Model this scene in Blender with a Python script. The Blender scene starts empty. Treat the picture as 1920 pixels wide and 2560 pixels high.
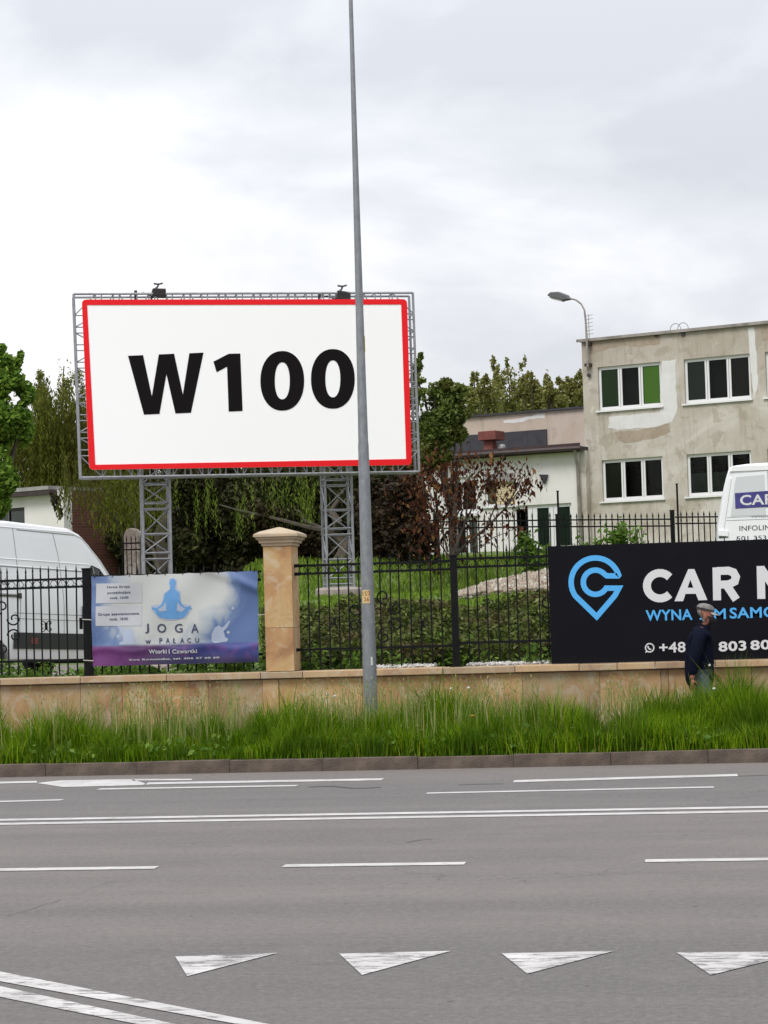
import bpy, bmesh, math, random
import numpy as np
from mathutils import Vector, Matrix
R = math.radians
random.seed(7); rng = np.random.default_rng(11)
scene = bpy.context.scene
col = scene.collection
# ---------------------------------------------------------------- camera
F = 5440.0; YAW = R(7.5); PITCH = R(2.747); ROLL = R(1.65); EYE = Vector((0, 0, 1.6))
fw0 = Vector((-math.sin(YAW), math.cos(YAW), 0)); rt0 = Vector((math.cos(YAW), math.sin(YAW), 0)); ZZ = Vector((0, 0, 1))
fwd = math.cos(PITCH)*fw0 + math.sin(PITCH)*ZZ
up0 = -math.sin(PITCH)*fw0 + math.cos(PITCH)*ZZ
CR = math.cos(ROLL)*rt0 - math.sin(ROLL)*up0
CU = math.cos(ROLL)*up0 + math.sin(ROLL)*rt0
cam = bpy.data.cameras.new('camera'); camo = bpy.data.objects.new('camera', cam); col.objects.link(camo)
mw = Matrix.Identity(4)
for i in range(3):
    mw[i][0] = CR[i]; mw[i][1] = CU[i]; mw[i][2] = -fwd[i]; mw[i][3] = EYE[i]
camo.matrix_world = mw
cam.sensor_fit = 'HORIZONTAL'; cam.sensor_width = 36; cam.lens = F/1920*36; cam.clip_start = .1; cam.clip_end = 3000
scene.camera = camo
# ---------------------------------------------------------------- sky and sun
SUN_EL, SUN_AZ = R(52), R(205)   # azimuth measured from +Y towards +X: behind the camera, a little to the left
world = bpy.data.worlds.new('World'); scene.world = world; world.use_nodes = True
nt = world.node_tree; nt.nodes.clear()
def wn(t, **k):
    n = nt.nodes.new(t)
    for a, b in k.items(): setattr(n, a, b)
    return n
def wmath(op, a, b=None, c=None, clamp=False):
    n = wn('ShaderNodeMath', operation=op); n.use_clamp = clamp
    for i, v in enumerate((a, b, c)):
        if v is None: continue
        if isinstance(v, (int, float)): n.inputs[i].default_value = v
        else: nt.links.new(v, n.inputs[i])
    return n.outputs[0]
tc = wn('ShaderNodeTexCoord')
sky = wn('ShaderNodeTexSky', sky_type='NISHITA'); sky.sun_disc = False; sky.sun_elevation = SUN_EL; sky.sun_rotation = SUN_AZ
mp = wn('ShaderNodeMapping'); mp.inputs['Scale'].default_value = (1, 1, 2.2); nt.links.new(tc.outputs['Generated'], mp.inputs[0])
mp.inputs['Location'].default_value = (.35, .1, .12)
n1 = wn('ShaderNodeTexNoise'); n1.inputs['Scale'].default_value = 4.2; n1.inputs['Detail'].default_value = 6; n1.inputs['Roughness'].default_value = .52; n1.inputs['Distortion'].default_value = .35
nt.links.new(mp.outputs[0], n1.inputs['Vector'])
n2 = wn('ShaderNodeTexNoise'); n2.inputs['Scale'].default_value = 17; n2.inputs['Detail'].default_value = 5; n2.inputs['Distortion'].default_value = .6
nt.links.new(mp.outputs[0], n2.inputs['Vector'])
# thin bright veil where the light breaks through low in the north-west, thick grey cloud above it
def lobe(direction, power):
    d = Vector(direction).normalized()
    vm = wn('ShaderNodeVectorMath', operation='DOT_PRODUCT'); vm.inputs[1].default_value = d
    nt.links.new(tc.outputs['Generated'], vm.inputs[0])
    return wmath('POWER', wmath('MAXIMUM', vm.outputs['Value'], 0), power)
def raydir(px, py): return (fwd + (px-960)/F*CR + (1280-py)/F*CU)
br = lobe(raydir(230, 760), 110)
dk = lobe(raydir(1750, 60), 60)
sep = wn('ShaderNodeSeparateXYZ'); nt.links.new(tc.outputs['Generated'], sep.inputs[0])
low = wmath('SUBTRACT', 1, wmath('MULTIPLY', wmath('SUBTRACT', sep.outputs['Z'], .09), 5.6), clamp=True)   # bright clear gap under the cloud deck
v = wmath('MULTIPLY_ADD', n1.outputs['Fac'], 2.0, -1.06)
v = wmath('MULTIPLY_ADD', n2.outputs['Fac'], .42, v)
v = wmath('MULTIPLY_ADD', br, .12, v)
v = wmath('MULTIPLY_ADD', low, .54, v)
v = wmath('MULTIPLY_ADD', dk, -.22, v, clamp=True)
rampn = wn('ShaderNodeValToRGB'); e = rampn.color_ramp.elements
e[0].position = .18; e[0].color = (.45, .465, .50, 1); e[1].position = .95; e[1].color = (.78, .77, .775, 1)
m_ = rampn.color_ramp.elements.new(.52); m_.color = (.56, .57, .595, 1)
nt.links.new(v, rampn.inputs[0])
b1 = wn('ShaderNodeBackground'); nt.links.new(sky.outputs[0], b1.inputs[0]); b1.inputs[1].default_value = .10
b2 = wn('ShaderNodeBackground'); nt.links.new(rampn.outputs[0], b2.inputs[0]); nt.links.new(wmath('MULTIPLY_ADD', wmath('MAXIMUM', sep.outputs['Z'], 0), 1.5, .86), b2.inputs[1])   # overcast skies are brighter overhead
mx = wn('ShaderNodeMixShader'); mx.inputs[0].default_value = .94
nt.links.new(b1.outputs[0], mx.inputs[1]); nt.links.new(b2.outputs[0], mx.inputs[2])
wo = wn('ShaderNodeOutputWorld'); nt.links.new(mx.outputs[0], wo.inputs[0])
sl = bpy.data.lights.new('sun', 'SUN'); sl.energy = 1.5; sl.angle = R(24); sl.color = (1, .965, .92)
so = bpy.data.objects.new('sun', sl); col.objects.link(so)
sd = Vector((math.sin(SUN_AZ)*math.cos(SUN_EL), math.cos(SUN_AZ)*math.cos(SUN_EL), math.sin(SUN_EL)))
so.rotation_euler = sd.to_track_quat('Z', 'Y').to_euler(); so.location = sd*60
scene.view_settings.view_transform = 'Standard'; scene.view_settings.look = 'None'
scene.view_settings.exposure = 0.50; scene.view_settings.gamma = 1; scene.view_settings.use_curve_mapping = False
scene.render.film_transparent = False
scene.cycles.max_bounces = 8; scene.cycles.transparent_max_bounces = 12
# ---------------------------------------------------------------- geometry helpers
def ray(px, py): return fwd + CR*float((px-960)/F) + CU*float((1280-py)/F)
def atz(px, py, z=0.0):
    d = ray(px, py); t = (z-EYE.z)/d.z; return EYE + t*d
def aty(px, py, Y):
    d = ray(px, py); return EYE + d*float(Y/d.y)
def atd(px, py, depth): return EYE + ray(px, py)*float(depth)
class Frame:
    "a vertical plane: local x along it, local y away from the viewer, z up"
    def __init__(s, p, ang): s.p = Vector((p[0], p[1], 0)); s.a = ang; s.u = Vector((math.cos(ang), math.sin(ang), 0)); s.n = Vector((-math.sin(ang), math.cos(ang), 0))
    def at(s, px, py, y=0.0):
        d = ray(px, py); t = ((s.p + s.n*y - EYE).dot(s.n))/d.dot(s.n)
        q = EYE + d*t; return ((q-s.p).dot(s.u), q.z)
    def empty(s, name, z=0.0):
        o = bpy.data.objects.new(name, None); col.objects.link(o); o.empty_display_size = .2
        o.location = (s.p.x, s.p.y, z); o.rotation_euler = (0, 0, s.a); return o
def tag(o, label=None, cat=None, group=None, kind=None):
    if label: o['label'] = label
    if cat: o['category'] = cat
    if group: o['group'] = group
    if kind: o['kind'] = kind
    return o
def empty(name, loc=(0, 0, 0), rz=0.0):
    o = bpy.data.objects.new(name, None); col.objects.link(o); o.location = loc; o.rotation_euler = (0, 0, rz); o.empty_display_size = .2
    return o
def link(name, me, parent=None, loc=None, rz=None):
    o = bpy.data.objects.new(name, me); col.objects.link(o)
    if parent: o.parent = parent
    if loc is not None: o.location = loc
    if rz is not None: o.rotation_euler = (0, 0, rz)
    return o
def copy_tree(o, parent=None):
    c = o.copy(); col.objects.link(c); c.parent = parent
    for ch in list(o.children): copy_tree(ch, c)
    return c
class MB:
    def __init__(s): s.v = []; s.f = []
    def add(s, vs, fs):
        b = len(s.v); s.v += [tuple(q) for q in vs]; s.f += [tuple(b+i for i in f) for f in fs]; return s
    def box(s, x0, x1, y0, y1, z0, z1):
        if x0 > x1: x0, x1 = x1, x0
        if y0 > y1: y0, y1 = y1, y0
        if z0 > z1: z0, z1 = z1, z0
        return s.add([(x0,y0,z0),(x1,y0,z0),(x1,y1,z0),(x0,y1,z0),(x0,y0,z1),(x1,y0,z1),(x1,y1,z1),(x0,y1,z1)],
                     [(0,3,2,1),(4,5,6,7),(0,1,5,4),(1,2,6,5),(2,3,7,6),(3,0,4,7)])
    def bar(s, a, b, w, h=None, n=4, up=None):
        return s.tube([a, b], w/2 if n > 4 else w*.7071, n, rot=math.pi/4 if n == 4 else 0)
    def tube(s, pts, r, n=8, rot=0.0, closed=False):
        pts = [Vector(p) for p in pts]; m = len(pts); rr = r if isinstance(r, (list, tuple)) else [r]*m
        vs = []; prev = None
        for i, p in enumerate(pts):
            if closed: t = (pts[(i+1) % m]-pts[i-1])
            else: t = pts[min(i+1, m-1)]-pts[max(i-1, 0)]
            t.normalize()
            if prev is None:
                ref = Vector((0, 0, 1)) if abs(t.z) < .9 else Vector((0, 1, 0))
                x = t.cross(ref).normalized()
            else: x = (prev - t*prev.dot(t)).normalized()
            prev = x; y = t.cross(x)
            for k in range(n):
                a = rot + 2*math.pi*k/n; vs.append(p + (x*math.cos(a)+y*math.sin(a))*rr[i])
        fs = []
        for i in range(m if closed else m-1):
            j = (i+1) % m
            for k in range(n): fs.append((i*n+k, i*n+(k+1) % n, j*n+(k+1) % n, j*n+k))
        if not closed: fs.append(tuple(range(n-1, -1, -1))); fs.append(tuple((m-1)*n+k for k in range(n)))
        return s.add(vs, fs)
    def lathe(s, prof, c=(0, 0, 0), n=12, a0=0.0):
        vs = []; m = len(prof)
        for r, z in prof:
            for k in range(n):
                a = a0+2*math.pi*k/n; vs.append((c[0]+r*math.cos(a), c[1]+r*math.sin(a), c[2]+z))
        fs = [(i*n+k, i*n+(k+1) % n, (i+1)*n+(k+1) % n, (i+1)*n+k) for i in range(m-1) for k in range(n)]
        fs.append(tuple(range(n-1, -1, -1))); fs.append(tuple((m-1)*n+k for k in range(n)))
        return s.add(vs, fs)
    def prism(s, poly, y0, y1):
        "polygon in x,z pushed from y0 (front) to y1"
        n = len(poly)
        vs = [(x, y0, z) for x, z in poly]+[(x, y1, z) for x, z in poly]
        fs = [(i, (i+1) % n, n+(i+1) % n, n+i) for i in range(n)]
        fs += [tuple(range(n)), tuple(range(2*n-1, n-1, -1))]
        return s.add(vs, fs)
    def strip(s, left, right, y0, y1, closed=False):
        "a band between two x,z polylines, pushed from y0 to y1"
        n = len(left)
        for i in range(n if closed else n-1):
            j = (i+1) % n
            q = [left[i], left[j], right[j], right[i]]
            vs = [(x, y0, z) for x, z in q]+[(x, y1, z) for x, z in q]
            s.add(vs, [(0,1,2,3),(7,6,5,4),(0,4,5,1),(2,6,7,3),(1,5,6,2),(3,7,4,0)])
        return s
    def mesh(s, name, mats, smooth=False):
        me = bpy.data.meshes.new(name); me.from_pydata(s.v, [], s.f)
        for m in (mats if isinstance(mats, (list, tuple)) else [mats]): me.materials.append(m)
        bm = bmesh.new(); bm.from_mesh(me); bmesh.ops.recalc_face_normals(bm, faces=bm.faces); bm.to_mesh(me); bm.free()
        if smooth:
            me.shade_smooth()
            try: me.set_sharp_from_angle(angle=R(38))
            except Exception: pass
        me.update(); return me
    def build(s, name, mats, parent=None, loc=None, rz=None, smooth=False, bevel=0):
        o = link(name, s.mesh(name, mats, smooth), parent, loc, rz)
        if bevel:
            b = o.modifiers.new('bevel', 'BEVEL'); b.width = bevel; b.segments = 2; b.limit_method = 'ANGLE'
        return o
def stroke(pts, w, closed=False):
    "offset polylines on both sides of a centre line, mitred"
    P = [Vector(p) for p in pts]; n = len(P); L = []; Q = []
    for i in range(n):
        a = P[i-1] if (i > 0 or closed) else None; b = P[(i+1) % n] if (i < n-1 or closed) else None
        d1 = (P[i]-a).normalized() if a is not None else None; d2 = (b-P[i]).normalized() if b is not None else None
        if d1 is None: d1 = d2
        if d2 is None: d2 = d1
        n1 = Vector((-d1.y, d1.x)); n2 = Vector((-d2.y, d2.x)); m = (n1+n2)
        m = m.normalized() if m.length > 1e-6 else n1
        k = w/2/max(.35, m.dot(n1)); L.append(tuple(P[i]+m*k)); Q.append(tuple(P[i]-m*k))
    return L, Q
def arc(cx, cz, rx, rz, a0, a1, n=16):
    return [(cx+rx*math.cos(R(a0+(a1-a0)*i/n)), cz+rz*math.sin(R(a0+(a1-a0)*i/n))) for i in range(n+1)]
def npmesh(name, verts, faces, mats, k=4):
    "verts (N,3), faces (M,k) as numpy"
    me = bpy.data.meshes.new(name)
    me.vertices.add(len(verts)); me.vertices.foreach_set('co', np.ascontiguousarray(verts, dtype=np.float32).ravel())
    me.loops.add(faces.size); me.loops.foreach_set('vertex_index', np.ascontiguousarray(faces, dtype=np.int32).ravel())
    me.polygons.add(len(faces)); me.polygons.foreach_set('loop_start', np.arange(0, faces.size, k, dtype=np.int32))
    me.polygons.foreach_set('loop_total', np.full(len(faces), k, dtype=np.int32))
    for m in (mats if isinstance(mats, (list, tuple)) else [mats]): me.materials.append(m)
    me.update(calc_edges=True); return me
def smooth01(t): t = np.clip(t, 0, 1); return t*t*(3-2*t)
# value noise for landform and plant heights
_ng = rng.random((64, 64))
def vnoise(x, y):
    x = np.asarray(x, float); y = np.asarray(y, float)
    xi = np.floor(x).astype(int); yi = np.floor(y).astype(int); fx = smooth01(x-xi); fy = smooth01(y-yi)
    g = lambda i, j: _ng[i % 64, j % 64]
    return (g(xi, yi)*(1-fx)+g(xi+1, yi)*fx)*(1-fy)+(g(xi, yi+1)*(1-fx)+g(xi+1, yi+1)*fx)*fy
def hgt(x, y):
    x = np.asarray(x, float); y = np.asarray(y, float)
    hr = np.interp(y, [26.2, 28, 31, 34, 37.5, 44, 49, 60, 75, 110, 400], [.93, .98, 1.28, 1.62, 1.92, 1.95, 2.85, 3.2, 3.7, 4.5, 12])
    hl = np.interp(y, [26.2, 28, 31, 36, 45, 60, 75, 110, 400], [.90, .78, .62, .60, .8, 1.5, 2.4, 4.0, 12])
    t = smooth01((x/np.maximum(y, 1)+.235)/.045)
    hr = hr+.42*np.exp(-(np.minimum(x+1.2, 0)/1.9)**2-((y-38.3)/1.7)**2)
    h = hl*(1-t)+hr*t
    return h + (vnoise(x*.8+3, y*.8)-.5)*.10*smooth01((y-27)/4)
def T(px, py):
    "where the view ray meets the ground behind the wall"
    d = ray(px, py); t = 26.0
    while t < 300:
        q = EYE+d*t
        if q.y > 26.3 and q.z <= float(hgt(q.x, q.y)): return q
        t += .05
    return EYE+d*60
# ---------------------------------------------------------------- materials
def newmat(name):
    m = bpy.data.materials.new(name); m.use_nodes = True; t = m.node_tree; b = t.nodes['Principled BSDF']; return m, t, b
def flat(name, c, rough=.6, metal=0, spec=.5, bump=0, bscale=40, var=0.0, vscale=3.0, emit=None):
    m, t, b = newmat(name); b.inputs['Base Color'].default_value = (*c, 1); b.inputs['Roughness'].default_value = rough
    b.inputs['Metallic'].default_value = metal; b.inputs['Specular IOR Level'].default_value = spec
    co = t.nodes.new('ShaderNodeTexCoord')
    if var:
        n = t.nodes.new('ShaderNodeTexNoise'); n.inputs['Scale'].default_value = vscale; n.inputs['Detail'].default_value = 6; n.inputs['Roughness'].default_value = .62
        t.links.new(co.outputs['Object'], n.inputs['Vector'])
        r = t.nodes.new('ShaderNodeValToRGB'); r.color_ramp.elements[0].position = .32; r.color_ramp.elements[1].position = .68
        r.color_ramp.elements[0].color = (*[max(0, q*(1-var)) for q in c], 1); r.color_ramp.elements[1].color = (*[min(1, q*(1+var)) for q in c], 1)
        t.links.new(n.outputs['Fac'], r.inputs[0]); t.links.new(r.outputs[0], b.inputs['Base Color'])
    if bump:
        n = t.nodes.new('ShaderNodeTexNoise'); n.inputs['Scale'].default_value = bscale; n.inputs['Detail'].default_value = 4
        t.links.new(co.outputs['Object'], n.inputs['Vector'])
        bp = t.nodes.new('ShaderNodeBump'); bp.inputs['Strength'].default_value = bump; bp.inputs['Distance'].default_value = .02
        t.links.new(n.outputs['Fac'], bp.inputs['Height']); t.links.new(bp.outputs[0], b.inputs['Normal'])
    return m
class NT:
    "small node-graph writer"
    def __init__(s, name): s.m, s.t, s.b = newmat(name); s.co = s.n('ShaderNodeTexCoord')
    def n(s, typ, **k):
        x = s.t.nodes.new(typ)
        for a, b in k.items(): setattr(x, a, b)
        return x
    def l(s, a, b): s.t.links.new(a, b)
    def noise(s, scale, detail=5, rough=.55, dist=0, vec=None, sc3=None, loc=None):
        x = s.n('ShaderNodeTexNoise'); x.inputs['Scale'].default_value = scale; x.inputs['Detail'].default_value = detail
        x.inputs['Roughness'].default_value = rough; x.inputs['Distortion'].default_value = dist
        v = vec or s.co.outputs['Object']
        if sc3 or loc:
            mpn = s.n('ShaderNodeMapping'); s.l(v, mpn.inputs[0]); v = mpn.outputs[0]
            if sc3: mpn.inputs['Scale'].default_value = sc3
            if loc: mpn.inputs['Location'].default_value = loc
        s.l(v, x.inputs['Vector']); return x.outputs['Fac']
    def ramp(s, fac, stops):
        x = s.n('ShaderNodeValToRGB'); s.l(fac, x.inputs[0]); el = x.color_ramp.elements
        for i, (p, c) in enumerate(stops):
            q = el[i] if i < 2 else el.new(p)
            q.position = p; q.color = (*c, 1) if len(c) == 3 else c
        return x.outputs[0]
    def mask(s, fac, a, b):
        x = s.n('ShaderNodeMapRange'); x.inputs['From Min'].default_value = a; x.inputs['From Max'].default_value = b; s.l(fac, x.inputs['Value']); return x.outputs[0]
    def math(s, op, a, b=None, clamp=False):
        x = s.n('ShaderNodeMath', operation=op); x.use_clamp = clamp
        for i, v in enumerate((a, b)):
            if v is None: continue
            if isinstance(v, (int, float)): x.inputs[i].default_value = v
            else: s.l(v, x.inputs[i])
        return x.outputs[0]
    def mix(s, fac, a, b, mode='MIX'):
        x = s.n('ShaderNodeMix', data_type='RGBA', blend_type=mode)
        if isinstance(fac, (int, float)): x.inputs[0].default_value = fac
        else: s.l(fac, x.inputs[0])
        for i, v in ((6, a), (7, b)):
            if isinstance(v, tuple): x.inputs[i].default_value = (*v, 1)
            else: s.l(v, x.inputs[i])
        return x.outputs[2]
    def bump(s, h, strength=.3, dist=.01):
        x = s.n('ShaderNodeBump'); x.inputs['Strength'].default_value = strength; x.inputs['Distance'].default_value = dist
        s.l(h, x.inputs['Height']); s.l(x.outputs[0], s.b.inputs['Normal'])
    def col(s, c): s.l(c, s.b.inputs['Base Color']) if not isinstance(c, tuple) else setattr(s.b.inputs['Base Color'], 'default_value', (*c, 1))
    def rough(s, v): s.b.inputs['Roughness'].default_value = v
def leafmat(name, stops, trans=.35, rough=.55, patch=0.0, pscale=.6, patchcol=(.05, .05, .02)):
    g = NT(name); geo = g.n('ShaderNodeNewGeometry')
    c = g.ramp(geo.outputs['Random Per Island'], stops)
    if patch:
        f = g.mask(g.noise(pscale, 3, .5), .48, .62); c = g.mix(g.math('MULTIPLY', f, patch), c, patchcol)
    g.col(c); g.rough(rough); g.b.inputs['Specular IOR Level'].default_value = .10
    tr = g.n('ShaderNodeBsdfTranslucent'); g.l(c, tr.inputs[0]); mxs = g.n('ShaderNodeMixShader'); mxs.inputs[0].default_value = trans
    g.l(g.b.outputs[0], mxs.inputs[1]); g.l(tr.outputs[0], mxs.inputs[2]); g.l(mxs.outputs[0], g.t.nodes['Material Output'].inputs[0])
    return g.m
M = {}
# asphalt: worn grey, fresher dark lane, fine aggregate, oil and repair tone
g = NT('asphalt'); sp = g.n('ShaderNodeSeparateXYZ'); g.l(g.co.outputs['Object'], sp.inputs[0])
fine = g.noise(95, 3, .7); grit = g.noise(320, 2, .8); big = g.noise(.55, 5, .6, .6, sc3=(.35, 1, 1)); mid = g.noise(4, 6, .65, .3, sc3=(.5, 1, 1))
c = g.ramp(big, [(.3, (.126, .113, .103)), (.7, (.162, .144, .131))])
c = g.mix(g.math('MULTIPLY', g.mask(mid, .45, .7), .35), c, (.105, .097, .094))
wob = g.math('MULTIPLY', g.math('SUBTRACT', g.noise(1.2, 3, .5), .5), .5)
yy = g.math('ADD', sp.outputs['Y'], wob)
lane = g.math('MULTIPLY', g.mask(yy, 17.55, 17.75), g.math('SUBTRACT', 1, g.mask(yy, 20.7, 21.0)), clamp=True)
c = g.mix(g.math('MULTIPLY', lane, .5), c, (.108, .103, .104))
near = g.math('SUBTRACT', 1, g.mask(yy, 10.5, 11.2), clamp=True)
c = g.mix(g.math('MULTIPLY', near, .6), c, (.105, .096, .092))
trk = g.math('MULTIPLY', g.math('SUBTRACT', 1, g.math('MULTIPLY', g.math('ABSOLUTE', g.math('SUBTRACT', yy, 11.9)), 2.2), clamp=True), .35)
c = g.mix(trk, c, (.10, .094, .092)); bnd = g.noise(1.3, 4, .6, .15, sc3=(.035, 1, 1)); c = g.mix(g.math('MULTIPLY', g.mask(bnd, .50, .66), .45), c, (.098, .090, .085)); c = g.mix(g.math('MULTIPLY', g.mask(bnd, .47, .36), .30), c, (.185, .165, .15))
edge = g.mask(yy, 21.7, 22.5); c = g.mix(g.math('MULTIPLY', edge, .45), c, (.185, .15, .132))
crs = g.noise(24, 4, .75); strk = g.noise(6, 6, .75, .3, sc3=(.25, 1.3, 1)); blot = g.noise(1.6, 4, .6, .8)
c = g.mix(g.math('MULTIPLY', g.mask(crs, .50, .66), .42), c, (.22, .20, .187))
c = g.mix(g.math('MULTIPLY', g.math('SUBTRACT', 1, g.mask(crs, .34, .46)), .45), c, (.062, .056, .052))
c = g.mix(g.math('MULTIPLY', g.mask(strk, .56, .70), .40), c, (.082, .076, .073))
c = g.mix(g.math('MULTIPLY', g.mask(blot, .55, .72), .30), c, (.19, .17, .156))
c = g.mix(g.math('MULTIPLY', g.mask(fine, .5, .72), .40), c, (.25, .235, .225))
c = g.mix(g.math('MULTIPLY', g.math('SUBTRACT', 1, g.mask(fine, .28, .42)), .5), c, (.08, .077, .077))
c = g.mix(g.math('MULTIPLY', g.mask(grit, .62, .8), .5), c, (.42, .40, .38))
vo = g.n('ShaderNodeTexVoronoi', feature='DISTANCE_TO_EDGE'); vo.inputs['Scale'].default_value = .35
dv = g.n('ShaderNodeMapping'); nz = g.n('ShaderNodeTexNoise'); nz.inputs['Scale'].default_value = 2.5; nz.inputs['Detail'].default_value = 6; g.l(g.co.outputs['Object'], nz.inputs['Vector'])
vm = g.n('ShaderNodeVectorMath', operation='MULTIPLY_ADD'); g.l(nz.outputs['Color'], vm.inputs[0]); vm.inputs[1].default_value = (1.1, 1.1, 0); g.l(g.co.outputs['Object'], vm.inputs[2]); g.l(vm.outputs[0], vo.inputs['Vector'])
crack = g.math('MULTIPLY', g.math('SUBTRACT', 1, g.mask(vo.outputs['Distance'], .0, .006), clamp=True), g.mask(g.noise(.5, 2), .5, .6), clamp=True)
c = g.mix(g.math('MULTIPLY', crack, .55), c, (.06, .057, .055)); c = g.mix(g.math('MULTIPLY', g.mask(g.noise(11, 2, .5), .73, .76), .7), c, (.05, .045, .042))
g.col(c); g.rough(.9); g.bump(fine, .5, .006); M['asphalt'] = g.m
g = NT('road_paint'); c = g.ramp(g.noise(3, 4), [(.3, (.42, .405, .39)), (.7, (.56, .54, .52))])
wear = g.mask(g.noise(26, 6, .75, .4, sc3=(.35, 1, 1)), .55, .66); c = g.mix(wear, c, (.17, .16, .155)); g.col(c); g.rough(.75); M['paint'] = g.m
g = NT('worn_road_paint'); c = g.ramp(g.noise(3, 4), [(.3, (.42, .405, .39)), (.7, (.58, .56, .54))])
wear = g.mask(g.math("ADD", g.math('MULTIPLY', g.noise(15, 7, .8, .9, sc3=(.3, 1.4, 1)), .7), g.math('MULTIPLY', g.noise(2.2, 5, .7, 1.0), .3)), .505, .56); c = g.mix(wear, c, (.15, .142, .138)); g.col(c); g.rough(.8); M['paint_worn'] = g.m
M['kerb'] = flat('kerb_concrete', (.105, .080, .062), .9, var=.45, vscale=4, bump=.6, bscale=60)
g = NT('soil'); c = g.ramp(g.noise(2.5, 6, .6), [(.35, (.06, .055, .02)), (.65, (.09, .11, .03))]); g.col(c); g.rough(1); M['soil'] = g.m
g = NT('lawn_soil'); c = g.ramp(g.noise(1.3, 6, .6), [(.35, (.075, .115, .02)), (.65, (.12, .17, .035))]); g.col(c); g.rough(1); M['lawn'] = g.m
M['path'] = flat('path_slabs', (.25, .235, .22), .9, var=.2, vscale=2)
# sandstone with rust veins, each block its own tone
def sandstone(name, lift=0.0):
    g = NT(name); oi = g.n('ShaderNodeObjectInfo')
    vv = g.n('ShaderNodeVectorMath', operation='MULTIPLY_ADD'); g.l(oi.outputs['Random'], vv.inputs[0]); vv.inputs[1].default_value = (37, 21, 11); g.l(g.co.outputs['Object'], vv.inputs[2])
    sw = g.noise(1.15, 4, .55, 1.6, vec=vv.outputs[0], sc3=(1, 1, .75)); vein = g.noise(2.6, 6, .6, 2.2, vec=vv.outputs[0]); fi = g.noise(30, 4, .7)
    c = g.ramp(sw, [(.34, (.25, .110, .036)), (.72, (.46, .37, .22)), (.44, (.40, .21, .075)), (.56, (.46, .30, .125))])
    c = g.mix(g.math('MULTIPLY', g.mask(vein, .54, .60), .45), c, (.52, .46, .35))
    c = g.mix(g.math('MULTIPLY', g.mask(vein, .43, .38), .4), c, (.33, .17, .075))
    tone = g.ramp(oi.outputs['Random'], [(0, (.70, .70, .74)), (1, (1.15, 1.08, .97))]); c = g.mix(1, c, tone, 'MULTIPLY')
    dirt = g.mask(g.noise(3.5, 6, .75, .3, sc3=(2.4, 2.4, .5)), .52, .70); c = g.mix(g.math('MULTIPLY', dirt, .35), c, (.22, .18, .125)); c = g.mix(g.math('MULTIPLY', g.mask(fi, .58, .70), .35), c, (.2, .15, .10))
    c = g.mix(.13, c, (.46, .42, .35))
    if lift: c = g.mix(lift, c, (.50, .44, .34))
    g.col(c); g.rough(.85); g.bump(fi, .3, .004); return g.m
M['sandstone'] = sandstone('sandstone'); M['coping'] = sandstone('weathered_coping', .22)
M['iron'] = flat('black_iron', (.006, .006, .007), .6, .0, .15, var=.4, vscale=20)
g = NT('galvanised_steel'); c = g.ramp(g.noise(16, 5, .7, sc3=(1, 1, .5)), [(.3, (.17, .18, .19)), (.7, (.27, .28, .29))])
c = g.mix(g.math('MULTIPLY', g.mask(g.noise(60, 2), .68, .74), .5), c, (.55, .55, .55)); g.col(c); g.b.inputs['Metallic'].default_value = .35; g.rough(.55); M['galv'] = g.m
M['truss'] = flat('truss_steel', (.29, .29, .31), .5, .4, var=.2, vscale=9)
M['white_panel'] = flat('white_panel', (.97, .96, .955), .5, spec=.3)
M['red'] = flat('red_border', (.80, .012, .018), .5, spec=.2)
M['ink'] = flat('black_letters', (.010, .008, .009), .7, spec=.05)
M['black_board'] = flat('black_board', (.0055, .0055, .0085), .6, var=.15, vscale=1.5, spec=.10)
M['cyan'] = flat('blue_print', (.075, .40, .80), .45)
M['print_white'] = flat('white_print', (.66, .65, .655), .45)
M['concrete'] = flat('concrete', (.33, .28, .25), .9, var=.2, vscale=6, bump=.4)
M['dark'] = flat('dark_metal', (.035, .033, .04), .5, var=.2)
M['glass'] = None
g = NT('window_glass'); g.t.nodes.remove(g.b)
tr = g.n('ShaderNodeBsdfTransparent'); tr.inputs[0].default_value = (.80, .82, .80, 1); gl = g.n('ShaderNodeBsdfGlossy'); gl.inputs['Roughness'].default_value = .03; gl.inputs[0].default_value = (.38, .40, .38, 1)
fr = g.n('ShaderNodeFresnel'); fr.inputs[0].default_value = 1.35; mxs = g.n('ShaderNodeMixShader'); g.l(fr.outputs[0], mxs.inputs[0]); g.l(tr.outputs[0], mxs.inputs[1]); g.l(gl.outputs[0], mxs.inputs[2]); g.l(mxs.outputs[0], g.t.nodes['Material Output'].inputs[0]); M['glass'] = g.m
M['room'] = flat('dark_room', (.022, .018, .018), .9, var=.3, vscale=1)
M['pvc'] = flat('white_frame', (.72, .72, .72), .4)
M['carwhite'] = flat('white_car_paint', (.83, .83, .845), .22, var=.03, vscale=1)
M['tyre'] = flat('tyre_rubber', (.018, .018, .018), .8)
M['blackplastic'] = flat('black_plastic', (.022, .024, .024), .6)
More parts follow.
